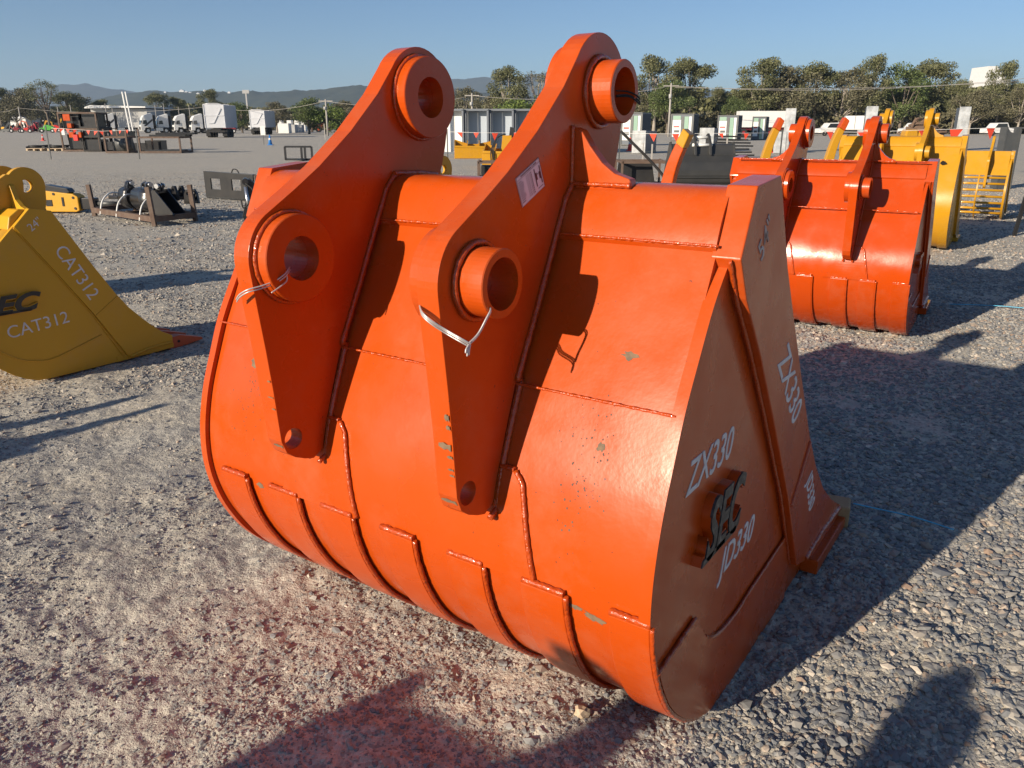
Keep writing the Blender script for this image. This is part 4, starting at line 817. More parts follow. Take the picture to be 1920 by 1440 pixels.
p = gp(610, 262); b = MB(); b.bar((0, 0, 0), (-.02, 0, zat(232, p.y)), .08, .08); tag(b.build('yard_post', 'pole', None, loc=p), 'thin grey post standing in front of the wheel loader', 'post')
# bunting
def bunting(label, pts, flags, Y, size=.28, m='flag'):
    r = thing('bunting', label, 'bunting', atd(pts[0][0], Y)); o = r.location; P = [atd(px, Y, zat(py, Y)) - o for px, py in pts]
    b = MB(); b.tube(P, .006, 5); b.build('cord', 'straps', r)
    for px, py, s in flags:
        q = atd(px, Y, zat(py, Y)) - o; w = size * s * .8; dx = rnd.uniform(-.08, .08); b = MB(); b.prism([(0, 0), (w, 0), (w * .5 + dx, -w * 1.05)], -.003, .003, 'y'); f = b.build('flag', m, r, loc=q); f.rotation_euler = (rnd.uniform(-.5, .2), 0, rnd.uniform(-.5, .5))
    for px, py in (pts[0], pts[-1]):
        q = atd(px, Y) - o; b = MB(); b.bar(q, q + Vector((0, 0, zat(py, Y) + .1)), .04, .04); b.build('post', 'dgrey', r)
bunting('red flag bunting strung in front of the far racks at left', [(96, 240), (142, 243), (190, 246), (240, 244), (262, 246)], [(100, 241, 1), (112, 241, 1), (124, 242, 1), (137, 243, 1), (162, 245, 1), (176, 246, 1), (186, 246, 1), (205, 245, 1), (223, 245, .8), (236, 244, .9)], 36, .21)
bunting('red flag bunting in front of the grey container row', [(840, 247), (900, 249), (960, 249), (1000, 248)], [(857, 248, 1), (888, 249, 1), (922, 249, 1.3), (960, 249, 1.2), (985, 249, 1)], 30, .24)
bunting('red flag bunting running past the grey cabins', [(1160, 250), (1260, 251), (1350, 250), (1460, 249)], [(1218, 251, 1.3), (1260, 251, 1.3), (1347, 250, .9), (1395, 250, 1), (1447, 249, 1)], 28, .24)
bunting('red flag bunting above the yellow buckets at right', [(1500, 246), (1610, 248), (1725, 244), (1860, 240), (1960, 240)], [(1550, 246, 1.2), (1607, 247, 1.4), (1722, 244, 1.4), (1781, 242, 2.1), (1850, 240, 1.6)], 24, .24)
# containers in the centre
Yc = gp(900, 288.5).y
for k in range(5):
    p = atd(826 + k * 46, Yc); w = 45 * mpp(Yc); h = zat(206, Yc); r = thing('folded_cabin', ['grey framed cabin module, leftmost of the row behind the ears', 'second cabin module from the left behind the yellow blades', 'third cabin module from the left, sunlit white end panel', 'fourth cabin module from the left beside the taller ear', 'rightmost cabin module, mostly hidden by the taller ear'][k], 'cabin module', p, -.25, 'grey cabin modules in a row')
    b = MB()
    for x in (.05, w - .05): b.bar((x, 0, 0), (x, 0, h), .1, .1)
    b.bar((0, 0, h), (w, 0, h), .1, .1); b.bar((0, 0, .05), (w, 0, .05), .1, .1); b.box((w / 2, 3.0, h - .02), (w, 5.9, .06)); b.build('frame', 'grey', r)
    b = MB(); b.box((w * .5, 3.2, h / 2), (w * .96, 5.2, h * .96)); b.build('panel', 'white' if k == 0 else 'panelblue', r)
    b = MB(); b.box((w * .42, .58, h / 2), (w * .05, .02, h * .9)); b.build('seam_strip', 'grey' if k == 0 else 'white', r)
    b = MB(); b.box((w * .93, .40, h * .5), (.02, .5, h * .9)); b.build('return_panel', 'white', r)
# yellow blades
def blade(px0, px1, pyb, pyt, label, rz):
    p = gp(px0, pyb); w = (px1 - px0) * mpp(p.y); h = zat(pyt, p.y); r = thing('dozer_blade', label, 'blade attachment', p, rz, 'yellow blade attachments in the middle'); d = .9
    b = MB(); b.prism([(0, 0), (w, 0), (w, h * .55), (0, h * .60)], -.03, .03, 'y'); b.build('front_panel', 'yellow', r); b = MB(); b.bar((0, 0, h * .64), (w, 0, h * .60), .12, .08); b.build('top_rail', 'yellow', r); b = MB(); b.prism([(0, 0), (w, 0), (w, h * .9), (w * .62, h * .75), (w * .38, h * .75), (0, h)], d, d + .05, 'y'); b.build('rear_panel', 'yellow', r)
    for x in (0, w * .35, w * .68, w): b = MB(); b.prism([(0, 0), (d, 0), (d, h * .95), (0, h * .55)], x - .02, x + .02, 'x'); b.build('rib', 'yellow', r)
    return r, p, w, h
blade(853, 918, 297, 262, 'yellow ribbed blade attachment, left one in front of the container row', .05)
r, p, w, h = blade(905, 962, 314, 268, 'yellow ribbed blade attachment with black hoses, nearer the taller ear', -.1)
b = MB(); b.prism([(w * .55, h * .5), (w * .95, h * .5), (w * .9, h * 1.3), (w * .62, h * 1.3)], .2, .7, 'y'); b.build('tower', 'yellow', r)
for k in range(3): b = MB(); b.tube(cr3([(w * .3 + .06 * k, -.06, h * .1), (w * .28 + .05 * k, -.1, h * .7), (w * .45, .2, h * 1.2), (w * .7, .4, h * 1.35)], 4), .02, 6); b.build('hose', 'rubber', r)
b = MB(); b.prism([(w * .8, h * 1.1), (w * .95, h * 1.1), (w * .98, h * 1.6), (w * .85, h * 1.65)], .3, .4, 'y'); b.build('bracket', 'black', r)
p = gp(897, 337); r = thing('steel_rack', 'rusty low rack with black parts, behind the tube between the ears', 'steel rack', p); post_frame(r, .5, .9, .5, rails=(.05, .45)); crate('black_parts', 'black parts inside the low rusty rack between the ears', 'steel parts', p + Vector((.25, .5, .08)), (.38, .6, .28), 'blackm')
p = gp(1165, 352); r = thing('steel_rack', 'rusty rack with black panels, between taller ear and orange tine', 'steel rack', p, 0); post_frame(r, 1.1, 1.2, .62, rails=(.04, .58))
b = MB(); b.prism([(0, 0), (.95, 0), (.85, .52), (.05, .52)], 0, .05, 'y'); tag(b.build('sheet_metal', 'blackm', None, loc=p + Vector((-.1, .3, .05))), 'dark metal sheet leaning in the rack behind the tube', 'metal sheet')
# ------------------------------------------------------------------ cabins, wrapped packs, vehicles at right
def cabin(px0, px1, pyt, Y, label, door=.55):
    p = atd(px0, Y); w = (px1 - px0) * mpp(Y); h = zat(pyt, Y); we = w * door * .9; r = thing('site_cabin', label, 'site cabin', p, .0, 'grey site cabins'); D = 2.6
    # a box turned so that its glazed end and its long grey side both show
    r.rotation_euler = (0, 0, -.42); L = w * (1 - door) / math.sin(.42) if False else 2.5
    b = MB(); b.box((we / 2, L / 2, h / 2), (we, L, h)); b.build('body', 'grey', r)
    b = MB()
    for x in (.04, we - .04): b.bar((x, -.02, 0), (x, -.02, h), .12, .06)
    b.bar((0, -.02, h - .05), (we, -.02, h - .05), .06, .12, up=(0, 1, 0)); b.bar((0, -.02, .06), (we, -.02, .06), .06, .12, up=(0, 1, 0)); b.build('frame', 'dgrey', r)
    for x0, x1, mm, nm in ((.08, .45, 'white', 'poster_panel'), (.47, .58, 'dgrey', 'mullion'), (.60, .78, 'greenglass', 'window'), (.80, .92, 'white', 'curtain')):
        b = MB(); b.box((we * (x0 + x1) / 2, -.015, h * .47), (we * (x1 - x0), .03, h * (.86 if nm != 'poster_panel' else .62))); f = b.build(nm, mm, r)
        if nm == 'poster_panel':
            b = MB(); b.box((we * .26, -.034, h * .53), (we * .26, .004, h * .05)); b.build('red_print', 'red', f); b = MB(); b.box((we * .28, -.034, h * .36), (we * .24, .004, h * .09)); b.build('dark_print', 'dgrey', f)
            b = MB(); b.box((we * .26, -.018, h * .86), (we * .34, .03, h * .14)); b.build('window', 'greenglass', r)
    b = MB()
    for k in range(14): b.box((we + .012, .15 + k * .17, h / 2), (.02, .03, h * .92))
    b.build('wall_ribs', 'grey', r)
cabin(1163, 1234, 211, 62, 'grey cabin with poster beside the top boss of the taller ear', .6)
cabin(1256, 1330, 213.5, 80, 'grey cabin with glazed end and poster, right of the small white truck', .6)
cabin(1343, 1409, 216, 82, 'grey cabin with glazed end in the middle of the cabin group', .6)
cabin(1408, 1442, 218.5, 86, 'grey cabin partly hidden by the wrapped tower', .75)
def truck(px, pyb, s, rz, label, tracc='glass', kind='cab', stripe=False, g='white semi trucks parked at the back', m='white'):
    Y = CH / math.tan(math.atan((pyb - 720) / F_PX) + PITCH) if False else gp(960, pyb).y
    r = thing('truck', label, 'truck', atd(px, Y), rz, g); r.scale = (s, s, s)
    # local: x forward, y left, cab front at x=0
    b = MB(); b.prism([(0, .55), (-.05, 1.5), (-.35, 2.75), (-.75, 3.35), (-2.0, 3.75), (-2.35, 3.7), (-2.35, .9), (-1.9, .9), (-1.75, 1.15), (-.85, 1.15), (-.7, .55)], -1.22, 1.22, 'y'); c = b.build('cab', m, r, bevel=.06)
    b = MB(); b.prism([(-.06, 1.62), (-.37, 2.7), (-.41, 2.7), (-.10, 1.62)], -1.1, 1.1, 'y')
    b.v = [(x + .02 if True else x, y, z) for x, y, z in b.v]; b.build('windscreen', 'glass', c)
    for sgn in (-1, 1):
        b = MB(); b.prism([(-.45, 1.75), (-.62, 2.45), (-1.2, 2.5), (-1.3, 1.75)], sgn * 1.23, sgn * 1.20, 'y'); b.build('side_window', 'glass', c)
        b = MB(); b.box((-.25, sgn * 1.38, 2.1), (.12, .2, .6)); b.build('mirror', 'black', c)
        if stripe: b = MB(); b.prism([(-.5, 1.35), (-1.0, 1.35), (-2.3, 2.35), (-2.3, 2.75)], sgn * 1.235, sgn * 1.225, 'y'); b.build('stripe', 'black', c)
        b = MB(); b.box((-3.4, sgn * .95, .75), (1.3, .5, .6)); b.build('fuel_tank', 'steel', r)
    b = MB(); b.box((.02, 0, .95), (.06, 1.6, .6)); b.build('grille', 'black', c)
    b = MB(); b.prism([(-2.0, 3.0), (-2.36, 3.0), (-2.36, 3.72), (-2.1, 3.8)], -1.15, 1.15, 'y'); b.build('roof_fairing', m, c)
    b = MB(); b.box((-3.8, 0, .95), (5.4, .9, .3)); b.box((-2.7, .3, 2.2), (.35, 1.2, 2.4)); b.build('chassis', 'blackm', r)
    for x in (-1.3, -4.6, -5.9):
        for sgn in (-1, 1):
            b = MB(); b.ring((x, sgn * .95, .52), (0, 1, 0), .52, .28, -.15, .15, 20); w = b.build('wheel', 'rubber', r)
            b = MB(); b.cyl((x, sgn * .95 - .12, .52), (x, sgn * .95 + .12, .52), .27, 14); b.build('rim', 'steel', w)
    return r
RZ = PI + .55
truck(192, 250.0, 1.0, RZ, 'white semi truck with black side stripe right behind the far racks', stripe=True)
truck(264, 250.0, 1.0, RZ, 'white semi truck with black stripe, leftmost of the four in line', stripe=True)
for k, (px, lb) in enumerate(((294, 'white semi truck, second from left in the line of four'), (326, 'white semi truck, third from left in the line of four'), (358, 'white semi truck, right end of the line, beside the tipper trailer'))): truck(px, 249.8 + .1 * k, .97, RZ, lb)
truck(468, 246.5, .9, RZ, 'white and green truck half hidden by the smaller tipper trailer')
def tipper(px, pyb, w, h, L, label, rz=-.5):
    p = gp(px, pyb); r = thing('tipper_trailer', label, 'tipper trailer', p, rz, 'silver tipper trailers'); z0 = 1.15
    b = MB(); b.box((w / 2, L / 2, z0 + (h - z0) / 2), (w, L, h - z0)); q = b.build('body', 'alu', r, bevel=.04)
    b = MB(); b.bar((0, -.03, h * .67), (w, -.03, h * .67), .08, .1)
    for x in (.04, w - .04): b.bar((x, -.03, z0), (x, -.03, h), .1, .08)
    b.bar((w * .45, -.05, z0 + .6), (w * .85, -.05, h * .88), .1, .1); b.bar((w * .2, -.05, z0 + .55), (w * .45, -.05, z0 + .6), .1, .1)
    for k in range(12): b.bar((w + .03, .3 + k * L / 12.5, z0), (w + .03, .3 + k * L / 12.5, h), .06, .06)
    b.tube([(0, 0, h), (w * .3, 0, h + .14), (w * .7, 0, h + .14), (w, 0, h)], .05, 6); b.build('body_ribs', 'alu', q)
    b = MB()
    for k in range(4): b.box((w / 2, .5 + k * .9, h + .03), (w * .95, .06, .06))
    b.build('tarp_bow', 'alu', q)
    b = MB(); b.box((w / 2, L * .5, .95), (w * .45, L * .95, .28)); b.box((w / 2, -.1, .75), (w * .9, .12, .22)); b.build('chassis', 'blackm', r)
    for y in (.9, 2.2, 3.5):
        for x in (.25, w - .25): b = MB(); b.ring((x, y, .5), (1, 0, 0), .5, .25, -.25, .25, 18); wq = b.build('wheel', 'rubber', r); b = MB(); b.cyl((x - .1, y, .5), (x + .1, y, .5), .25, 12); b.build('rim', 'steel', wq)
    for x in (.25, w - .25): b = MB(); b.box((x, .2, .45), (.55, .03, .55)); b.build('mudflap', 'rubber', r)
tipper(387, 258, 2.5, zat(196, gp(387, 258).y), 6.5, 'silver tipper trailer with high sides, larger of the pair at left', .1)
tipper(471, 252.5, 2.5, zat(207, gp(471, 252.5).y), 6.5, 'silver tipper trailer, smaller and farther of the pair at left', .02)
# loader, excavators, tractors far left
def loader(px, pyb, m, label, s=1.0, rz=0.0):
    r = thing('wheel_loader', label, 'wheel loader', gp(px, pyb), rz); r.scale = (s, s, s)
    b = MB(); b.prism([(.2, .9), (3.2, .9), (3.3, 1.9), (1.6, 2.1), (.4, 1.6)], -.7, .7, 'y'); b.build('body', m, r, bevel=.05)
    b = MB(); b.prism([(.9, 1.8), (2.0, 1.8), (1.9, 3.2), (1.0, 3.2)], -.65, .65, 'y'); c = b.build('cab', 'glass', r); b = MB(); b.box((1.45, 0, 3.25), (1.3, 1.5, .12)); b.build('cab_roof', 'black', c)
    b = MB(); b.prism([(.8, 1.6), (.7, 1.9), (-1.0, 1.0), (-1.1, .6), (-.8, .6)], -.4, -.2, 'y'); b.prism([(.8, 1.6), (.7, 1.9), (-1.0, 1.0), (-1.1, .6), (-.8, .6)], .2, .4, 'y'); b.build('lift_arm', m, r)
    b = MB(); b.prism([(-.9, .1), (-.8, 1.2), (-1.0, 1.2), (-1.3, .7), (-1.2, .25), (-2.0, .05), (-2.0, 0)], -1.25, 1.25, 'y'); b.build('bucket', 'rust', r)
    for x in (.5, 2.7):
        for y in (-.9, .9): b = MB(); b.ring((x, y, .72), (0, 1, 0), .72, .32, -.25, .25, 20); w = b.build('wheel', 'rubber', r); b = MB(); b.cyl((x, y - .15, .72), (x, y + .15, .72), .32, 12); b.build('rim', m, w)
loader(594, 248, 'exc_or', 'old orange wheel loader with rusty bucket parked beyond the far ear', .95, .15)
def excavator(px, pyb, m, label, s, rz, arm=True):
    r = thing('excavator', label, 'excavator', gp(px, pyb), rz, 'excavators in the far left row'); r.scale = (s, s, s)
    for y in (-1, 1): b = MB(); b.prism(arc((-1.3, .4), .4, 270, 90, 8) + arc((1.3, .4), .4, 90, -90, 8), y * 1.0 - .25, y * 1.0 + .25, 'y'); b.build('track', 'rubber', r)
    b = MB(); b.prism([(-1.9, .95), (1.1, .95), (1.1, 1.6), (-.2, 1.9), (-1.9, 1.8)], -1.15, 1.15, 'y'); b.build('body', m, r, bevel=.06)
    b = MB(); b.prism([(-.1, 1.0), (1.15, 1.0), (1.0, 2.6), (-.05, 2.6)], .15, 1.1, 'y'); b.build('cab', 'glass', r, bevel=.05)
    if arm:
        b = MB(); b.prism([(.9, 1.3), (1.3, 1.4), (2.4, 3.3), (3.9, 3.0), (4.0, 3.25), (2.3, 3.85), (1.9, 3.6)], -.25, .1, 'y'); b.build('boom', m, r)
        b = MB(); b.prism([(3.75, 3.4), (4.15, 3.3), (4.5, 1.0), (4.25, .95)], -.2, .05, 'y'); b.build('stick', m, r)
        b = MB(); b.prism([(4.2, 1.0), (4.6, 1.0), (4.8, .4), (4.4, .1), (3.9, .3)], -.4, .3, 'y'); b.build('bucket', 'blackm', r)
excavator(32, 246, 'exc_or', 'orange excavator with raised boom in the far left row', .75, 0)
excavator(78, 246, 'yellow', 'yellow excavator with bent boom just left of the tall rack', .75, .1); excavator(104, 246.5, 'yellow', 'yellow excavator mostly hidden behind the tall rack', .85, .2)
excavator(10, 246, 'ochre', 'pale weathered excavator at the left edge of the far row', .6, 2.6, False)
def smallm(px, pyb, m, label, w=3.0, h=1.6):
    r = thing('farm_machine', label, 'farm machine', gp(px, pyb), .2, 'small machines in the far left row'); b = MB(); b.prism([(0, .5), (w, .5), (w * .95, h * .7), (w * .6, h), (w * .35, h), (w * .25, h * .65), (0, h * .6)], 0, 1.2, 'y'); b.build('body', m, r, bevel=.05)
    for x in (.4, w - .5): b = MB(); b.ring((x, 0, .42), (0, 1, 0), .42, .2, -.12, .12, 16); w_ = b.build('wheel', 'rubber', r); b = MB(); b.cyl((x, -.1, .42), (x, .1, .42), .2, 10); b.build('rim', 'white', w_)
smallm(75, 249, 'green', 'bright green machine low in front of the yellow excavator'); smallm(96, 248, 'red', 'red machine beside the tall rack', 2.2); smallm(56, 248, 'maroon', 'maroon machine with white panel behind the orange boom', 3.2, 2.2)
smallm(18, 249, 'maroon', 'dark red machine low at the left edge', 2.6, 1.1); smallm(38, 249.2, 'red', 'low red implement between orange and yellow excavators', 2.4, 1.0); smallm(412, 250, 'maroon', 'dark red vehicle between the two tipper trailers', 3.2, 1.5)
for k, px in enumerate((6, 27, 49, 64)):
    p = gp(px, 248.3); b = MB(); g_ = random.Random(k + 50)
    for j in range(9): b.bar((g_.uniform(0, 2.6), g_.uniform(0, 1), .2), (g_.uniform(0, 2.6), g_.uniform(0, 1), g_.uniform(.8, 2.2)), g_.uniform(.1, .3), g_.uniform(.1, .5))
    b.box((1.3, .5, .5), (3.0, 1.4, .5)); tag(b.build('farm_implement', ['dgrey', 'rust', 'maroon', 'blackm'][k], None, loc=p), ['grey implement at the far left edge of the machine row', 'rusty implement just left of the orange excavator', 'maroon implement right of the orange excavator boom', 'black implement between orange and yellow excavators'][k], 'implement', 'small machines in the far left row')
for k, (px, py, w, h) in enumerate(((196, 283, .5, .5), (247, 284, .9, .45), (208, 258, 1.0, .35), (276, 284, .8, .6))):
    tray(['black bin beside the blue crate', 'black bin in the gap before the long low rack', 'black bin on the upper shelf of the third far rack', 'black bin under the long low rack'][k], atd(px, gp(px, 284).y + .2, zat(py, gp(px, 284).y)), w, .8, h, 'black')
for k, (px, pyb, w, h, lb) in enumerate(((530, 250, 19, 17, 'pale grey block with notch, largest of the stacked white blocks'), (549, 249, 12, 14, 'pale block right of the notched one'), (562, 248.5, 12, 13, 'pale block at the right end of the white row'))):
    p = gp(px - 8, pyb); q = mpp(p.y); b = MB(); b.prism([(0, 0), (w * q, 0), (w * q, h * q), (w * q * .55, h * q * .98), (w * q * .5, h * q * .99), (0, h * q)], 0, 2.2, 'y'); tag(b.build('white_block', 'lgrey' if k else 'white', None, bevel=.05, loc=p), lb, 'concrete block', 'pale blocks by the wheel loader')
for k, (px, wd) in enumerate(((524, 9), (543, 8), (557, 8), (569, 8))):
    p = gp(px - 4, 246.5); q = mpp(p.y); b = MB(); b.box((wd * q / 2, 1, zat(225.5, p.y) / 2), (wd * q, 2, zat(225.5, p.y))); b.bar((0, 0, .3), (wd * q, 0, .3), .4, .2); tag(b.build('white_tank', 'white', None, bevel=.15, loc=p), ['white tank behind the notched block', 'second white tank from the left behind the blocks', 'third white tank from the left behind the blocks', 'rightmost white tank left of the wheel loader'][k], 'tank', 'white tanks behind the blocks')
p = gp(640, 247); r = thing('van', 'small white van glimpsed beside the far ear', 'van', p, .3); b = MB(); b.prism([(0, .4), (0, 1.1), (.6, 1.8), (1.0, 2.1), (4, 2.1), (4, .4)], 0, 1.8, 'y'); b.build('body', 'white', r, bevel=.1); b = MB(); b.prism([(.2, 1.2), (.75, 1.85), (1.6, 1.85), (1.6, 1.2)], -.01, .01, 'y'); b.build('side_window', 'glass', r)
for x in (.8, 3.2): b = MB(); b.ring((x, 0, .36), (0, 1, 0), .36, .18, -.1, .1, 14); b.build('wheel', 'rubber', r)
# right side vehicles
truck(1246, 246, .95, -PI / 2 - .1, 'small white truck facing the camera between two grey cabins', g='white trucks at the right', kind='cab')
truck(1338, 250, .85, -PI / 2 - .1, 'white truck nearly hidden behind the middle grey cabin', g='white trucks at the right')
truck(1882, 248.5, 1.0, -PI / 2 + .15, 'white truck facing the camera at far right above the steel hitch', g='white trucks at the right'); truck(1925, 248.5, 1.0, -PI / 2 + .15, 'white truck cut by the right edge of the picture', g='white trucks at the right')
p = atd(1385, 118); r = thing('semi_trailer', 'long cream curtain trailer behind the wrapped tower', 'trailer', p, -.02); q = mpp(118); w = 84 * q; b = MB(); b.box((w / 2, 1.2, (zat(208, 118) + 1.2) / 2), (w, 2.4, zat(208, 118) - 1.2)); b.build('box_body', 'white', r, bevel=.05); b = MB(); b.box((w / 2, 1.2, 1.0), (w * .98, 1.0, .3)); b.build('chassis', 'maroon', r)
for x in (w - 1.2, w - 2.4, .6): b = MB(); b.ring((x, 0, .5), (0, 1, 0), .5, .25, -.2, .2, 16); wq = b.build('wheel', 'rubber', r); b = MB(); b.cyl((x, -.15, .5), (x, .15, .5), .24, 10); b.build('rim', 'maroon', wq)
p = atd(1581, 112); q = mpp(112); r = thing('box_truck', 'white box truck with twin rear doors parked under the trees', 'box truck', p, -.35); b = MB(); b.box((1.25, 3.2, (zat(217, 112) + .9) / 2), (2.5, 6.4, zat(217, 112) - .9)); b.build('box_body', 'white', r, bevel=.05); b = MB(); b.box((1.25, -.02, 2.1), (.05, .04, 2.2)); b.build('door_seam', 'dgrey', r); b = MB(); b.box((1.25, 3, .7), (2.0, 6, .3)); b.build('chassis', 'blackm', r)
for x in (.3, 2.2):
    for y in (1.2, 5.5): b = MB(); b.ring((x, y, .48), (1, 0, 0), .48, .2, -.2, .2, 16); b.build('wheel', 'rubber', r)
for k, (px, w, lb) in enumerate(((1536, 18, 'white utility vehicle behind the second yellow tine'), (1694, 12, 'white car partly behind the yellow bucket ear'), (1850, 12, 'small white vehicle beside the steel hitch'))):
    p = atd(px, 120); q = mpp(120); r = thing('utility_vehicle', lb, 'utility vehicle', p, .1, 'small white vehicles at right'); b = MB(); b.prism([(0, .4), (0, 1.0), (.9, 1.15), (1.4, 1.8), (3.0, 1.85), (3.4, 1.1), (4.2, 1.0), (4.2, .4)], 0, 1.8, 'y'); b.build('body', 'white', r, bevel=.08); b = MB(); b.prism([(1.1, 1.15), (1.5, 1.7), (2.9, 1.72), (3.1, 1.15)], -.012, .01, 'y'); b.build('side_window', 'glass', r)
    for x in (.8, 3.3): b = MB(); b.ring((x, 0, .36), (0, 1, 0), .36, .18, -.1, .1, 14); b.build('wheel', 'rubber', r)
p = atd(1696, 60); r = thing('tank_trailer', 'yellow twin tank trailer with black wheels right of the glossy orange ear', 'tank trailer', p, 0)
for x in (0, .95): b = MB(); b.prism([(x, .55), (x + .85, .55), (x + .9, .75), (x + .8, 1.15), (x + .05, 1.15), (x - .04, .75)], 0, .9, 'y'); b.build('tank', 'yellow', r, bevel=.08)
b = MB(); b.bar((-.3, .4, .5), (2.3, .4, .5), .9, .08); b.build('chassis', 'blackm', r)
for x in (.5, 1.35): b = MB(); b.ring((x, -.05, .35), (0, 1, 0), .35, .24, -.08, .08, 20); wq = b.build('wheel', 'rubber', r); b = MB(); [b.bar((x, -.05, .35), (x + .24 * math.cos(a), -.05, .35 + .24 * math.sin(a)), .03) for a in [k * PI / 3 for k in range(6)]]; b.build('rim', 'dgrey', wq)
b = MB()
for k in range(26):
    a = rnd.uniform(0, PI); x = rnd.uniform(-2.3, 2.3); z = 1.8 * math.exp(-(x / 1.6) ** 2) + .2; b.tube(cr3([(x, 0, z * .4), (x + rnd.uniform(-1, 1), rnd.uniform(-.8, .4), z), (x + rnd.uniform(-1.6, 1.6), rnd.uniform(-1, .5), z * rnd.uniform(.6, 1.15)), (x + rnd.uniform(-2, 2), 0, z * .3)], 3), rnd.uniform(.08, .2), 6)
b.ball((0, 0, .4), 1.5, 8, (1.5, .8, .9)); tag(b.build('root_pile', 'roots', None, loc=atd(1728, 105)), 'brown pile of uprooted stumps under the trees behind the yellow tanks', 'root pile')
def tower(px0, px1, pyt, Y, label, split=.6, z0=0, rz=-.35, m='wrap'):
    p = atd(px0, Y, z0); w = (px1 - px0) * mpp(Y) * split; h = zat(pyt, Y) - z0; r = thing('wrapped_pack', label, 'wrapped pack', p, rz, 'plastic wrapped packs'); L = (px1 - px0) * mpp(Y) * (1 - split) / max(.2, math.sin(abs(rz) + .3)) + .3
    b = MB(); vs = []; b.box((w / 2, L / 2, h / 2), (w, L, h)); b.build('panel_stack', 'grey', r, bevel=.01)
    b = MB(); b.box((w / 2, -.02, h / 2 + .02), (w * 1.04, .05, h * 1.03)); b.build('wrap_face', m, r, bevel=.01)
    b = MB(); b.box((w / 2, L / 2, .06), (w * 1.02, L, .1)); b.build('base_pallet', 'paleply', r); return r
tower(1466, 1506, 205, 46, 'tall silver wrapped stack of panels left of the orange bucket', .42)
tower(1615, 1652, 201, 50, 'tall silver wrapped pack behind the glossy orange ear', .5); tower(1787, 1822, 202, 50, 'tall silver wrapped pack right of the yellow bucket ears', .5)
tower(1185, 1268, 246, 44, 'low wrapped panel pack beside the red cone', .28); tower(1310, 1368, 241, 47, 'low wrapped panel pack behind the black mud bucket', .42)
tower(1450, 1482, 248, 44, 'short wrapped pack at the foot of the wrapped tower', .6); tower(1603, 1625, 245, 48, 'crumpled low wrapped pack left of the second tall one', .7)
p = atd(1343, 37); b = MB()
for k in range(7): b.bar((0 + .1 * (k % 2), .1 * k, .12 + .14 * k), (1.7 - .1 * (k % 3), .1 * k, .14 + .13 * k), .10, .07)
for x in (.2, 1.4): b.bar((x, -.1, 0), (x, .9, 0.05), .12, .12)
tag(b.build('frame_stack', 'blackm', None, loc=p), 'stack of black steel frames behind the black mud bucket', 'frame stack')
p = gp(1872, 300); r = thing('steel_hitch', 'dark grey steel channel standing upright right of the yellow buckets', 'steel channel', atd(1868, 19), .1); b = MB(); h = zat(238, 19); b.prism([(0, 0), (.34, 0), (.34, h), (.26, h), (.2, h * .90), (.1, h * .92), (0, h * 1.0)], 0, .04, 'y'); b.build('web', 'dgrey', r); b = MB(); b.bar((0, .1, 0), (0, .1, h), .04, .22); b.bar((.34, .1, 0), (.34, .1, h), .04, .22); b.build('flange', 'dgrey', r)
for k, (px, pyb, pyt) in enumerate(((1338 + 22, 306, 258), (1221, 310, 270), (1205, 300, 268), (1478, 285, 232))):
    p = gp(px, pyb) if k < 3 else atd(px, 26); b = MB(); b.bar((0, 0, 0), (0, 0, zat(pyt, p.y)), .05, .05); tag(b.build('yard_post', 'pole', None, loc=p), ['grey post in front of the black steel frame stack', 'grey post beside the orange ripper tine', 'thin post by the low wrapped pack', 'post left of the glossy orange bucket ear'][k], 'post', 'thin posts on the yard')
# ------------------------------------------------------------------ white buildings, light poles and power lines
p = atd(1822, 330); q = mpp(330); r = thing('tower_block', 'white building rising behind the round tree at right', 'building', p); h = zat(124, 330)
b = MB(); b.prism([(5 * q, 0), (52 * q, 0), (54 * q, h * .72), (26 * q, h), (11 * q, h)], 0, 12, 'y'); b.build('wall', 'white', r); b = MB(); b.box((-20 * q, 4, zat(165, 330) / 2), (30 * q, 8, zat(165, 330))); b.build('low_wing', 'lgrey', r)
p = atd(165, 230); q = mpp(230); r = thing('factory_shed', 'long low shed roof far left behind the first truck', 'shed', p); b = MB(); b.prism([(0, zat(201, 230)), (10 * q, zat(197, 230)), (108 * q, zat(199.5, 230)), (108 * q, zat(202, 230)), (0, zat(203, 230))], 0, 20, 'y'); b.build('roof', 'white', r); b = MB(); b.box((54 * q, 10, zat(204, 230) / 2), (100 * q, 16, zat(204, 230))); b.build('wall', 'lgrey', r)
for k, (px, py, pyt, w) in enumerate(((22, 238, 216, 28), (38, 238, 219, 16), (68, 238, 220, 20), (300, 238, 198, 16))):
    p = atd(px, 260 + 10 * k); h = zat(pyt, p.y); r = thing('distant_house', ['white building glimpsed between trees at far left', 'white gable left of the tall gum tree', 'white roof right of the tall gum tree', 'white building behind the third truck'][k], 'house', p, 0, 'white buildings among the far left trees'); w *= mpp(p.y); b = MB(); b.box((w / 2, 4, h * .4), (w, 8, h * .8)); b.build('wall', 'white', r); b = MB(); b.prism([(-.3, h * .8), (w + .3, h * .8), (w * .5, h)], -.3, 8.3, 'y'); b.build('roof', 'alu', r)
def pole(px, pyt, Y, label, cross=True, g='power poles', name='power_pole', cat='power pole', m='pole', t=.16):
    p = atd(px, Y); h = zat(pyt, Y); r = thing(name, label, cat, p, 0, g); b = MB(); b.tube([(0, 0, 0), (0, 0, h)], [t, t * .7], 8); b.build('pole', m, r)
    if cross: b = MB(); b.bar((-1.0, 0, h * .95), (1.0, 0, h * .95), .12, .12); b.build('crossarm', m, r); b = MB(); b.cyl((-.1, -.3, h * .72), (-.1, -.3, h * .80), .2, 8); b.build('transformer', 'lgrey', r)
    return p + Vector((0, 0, h * .95))
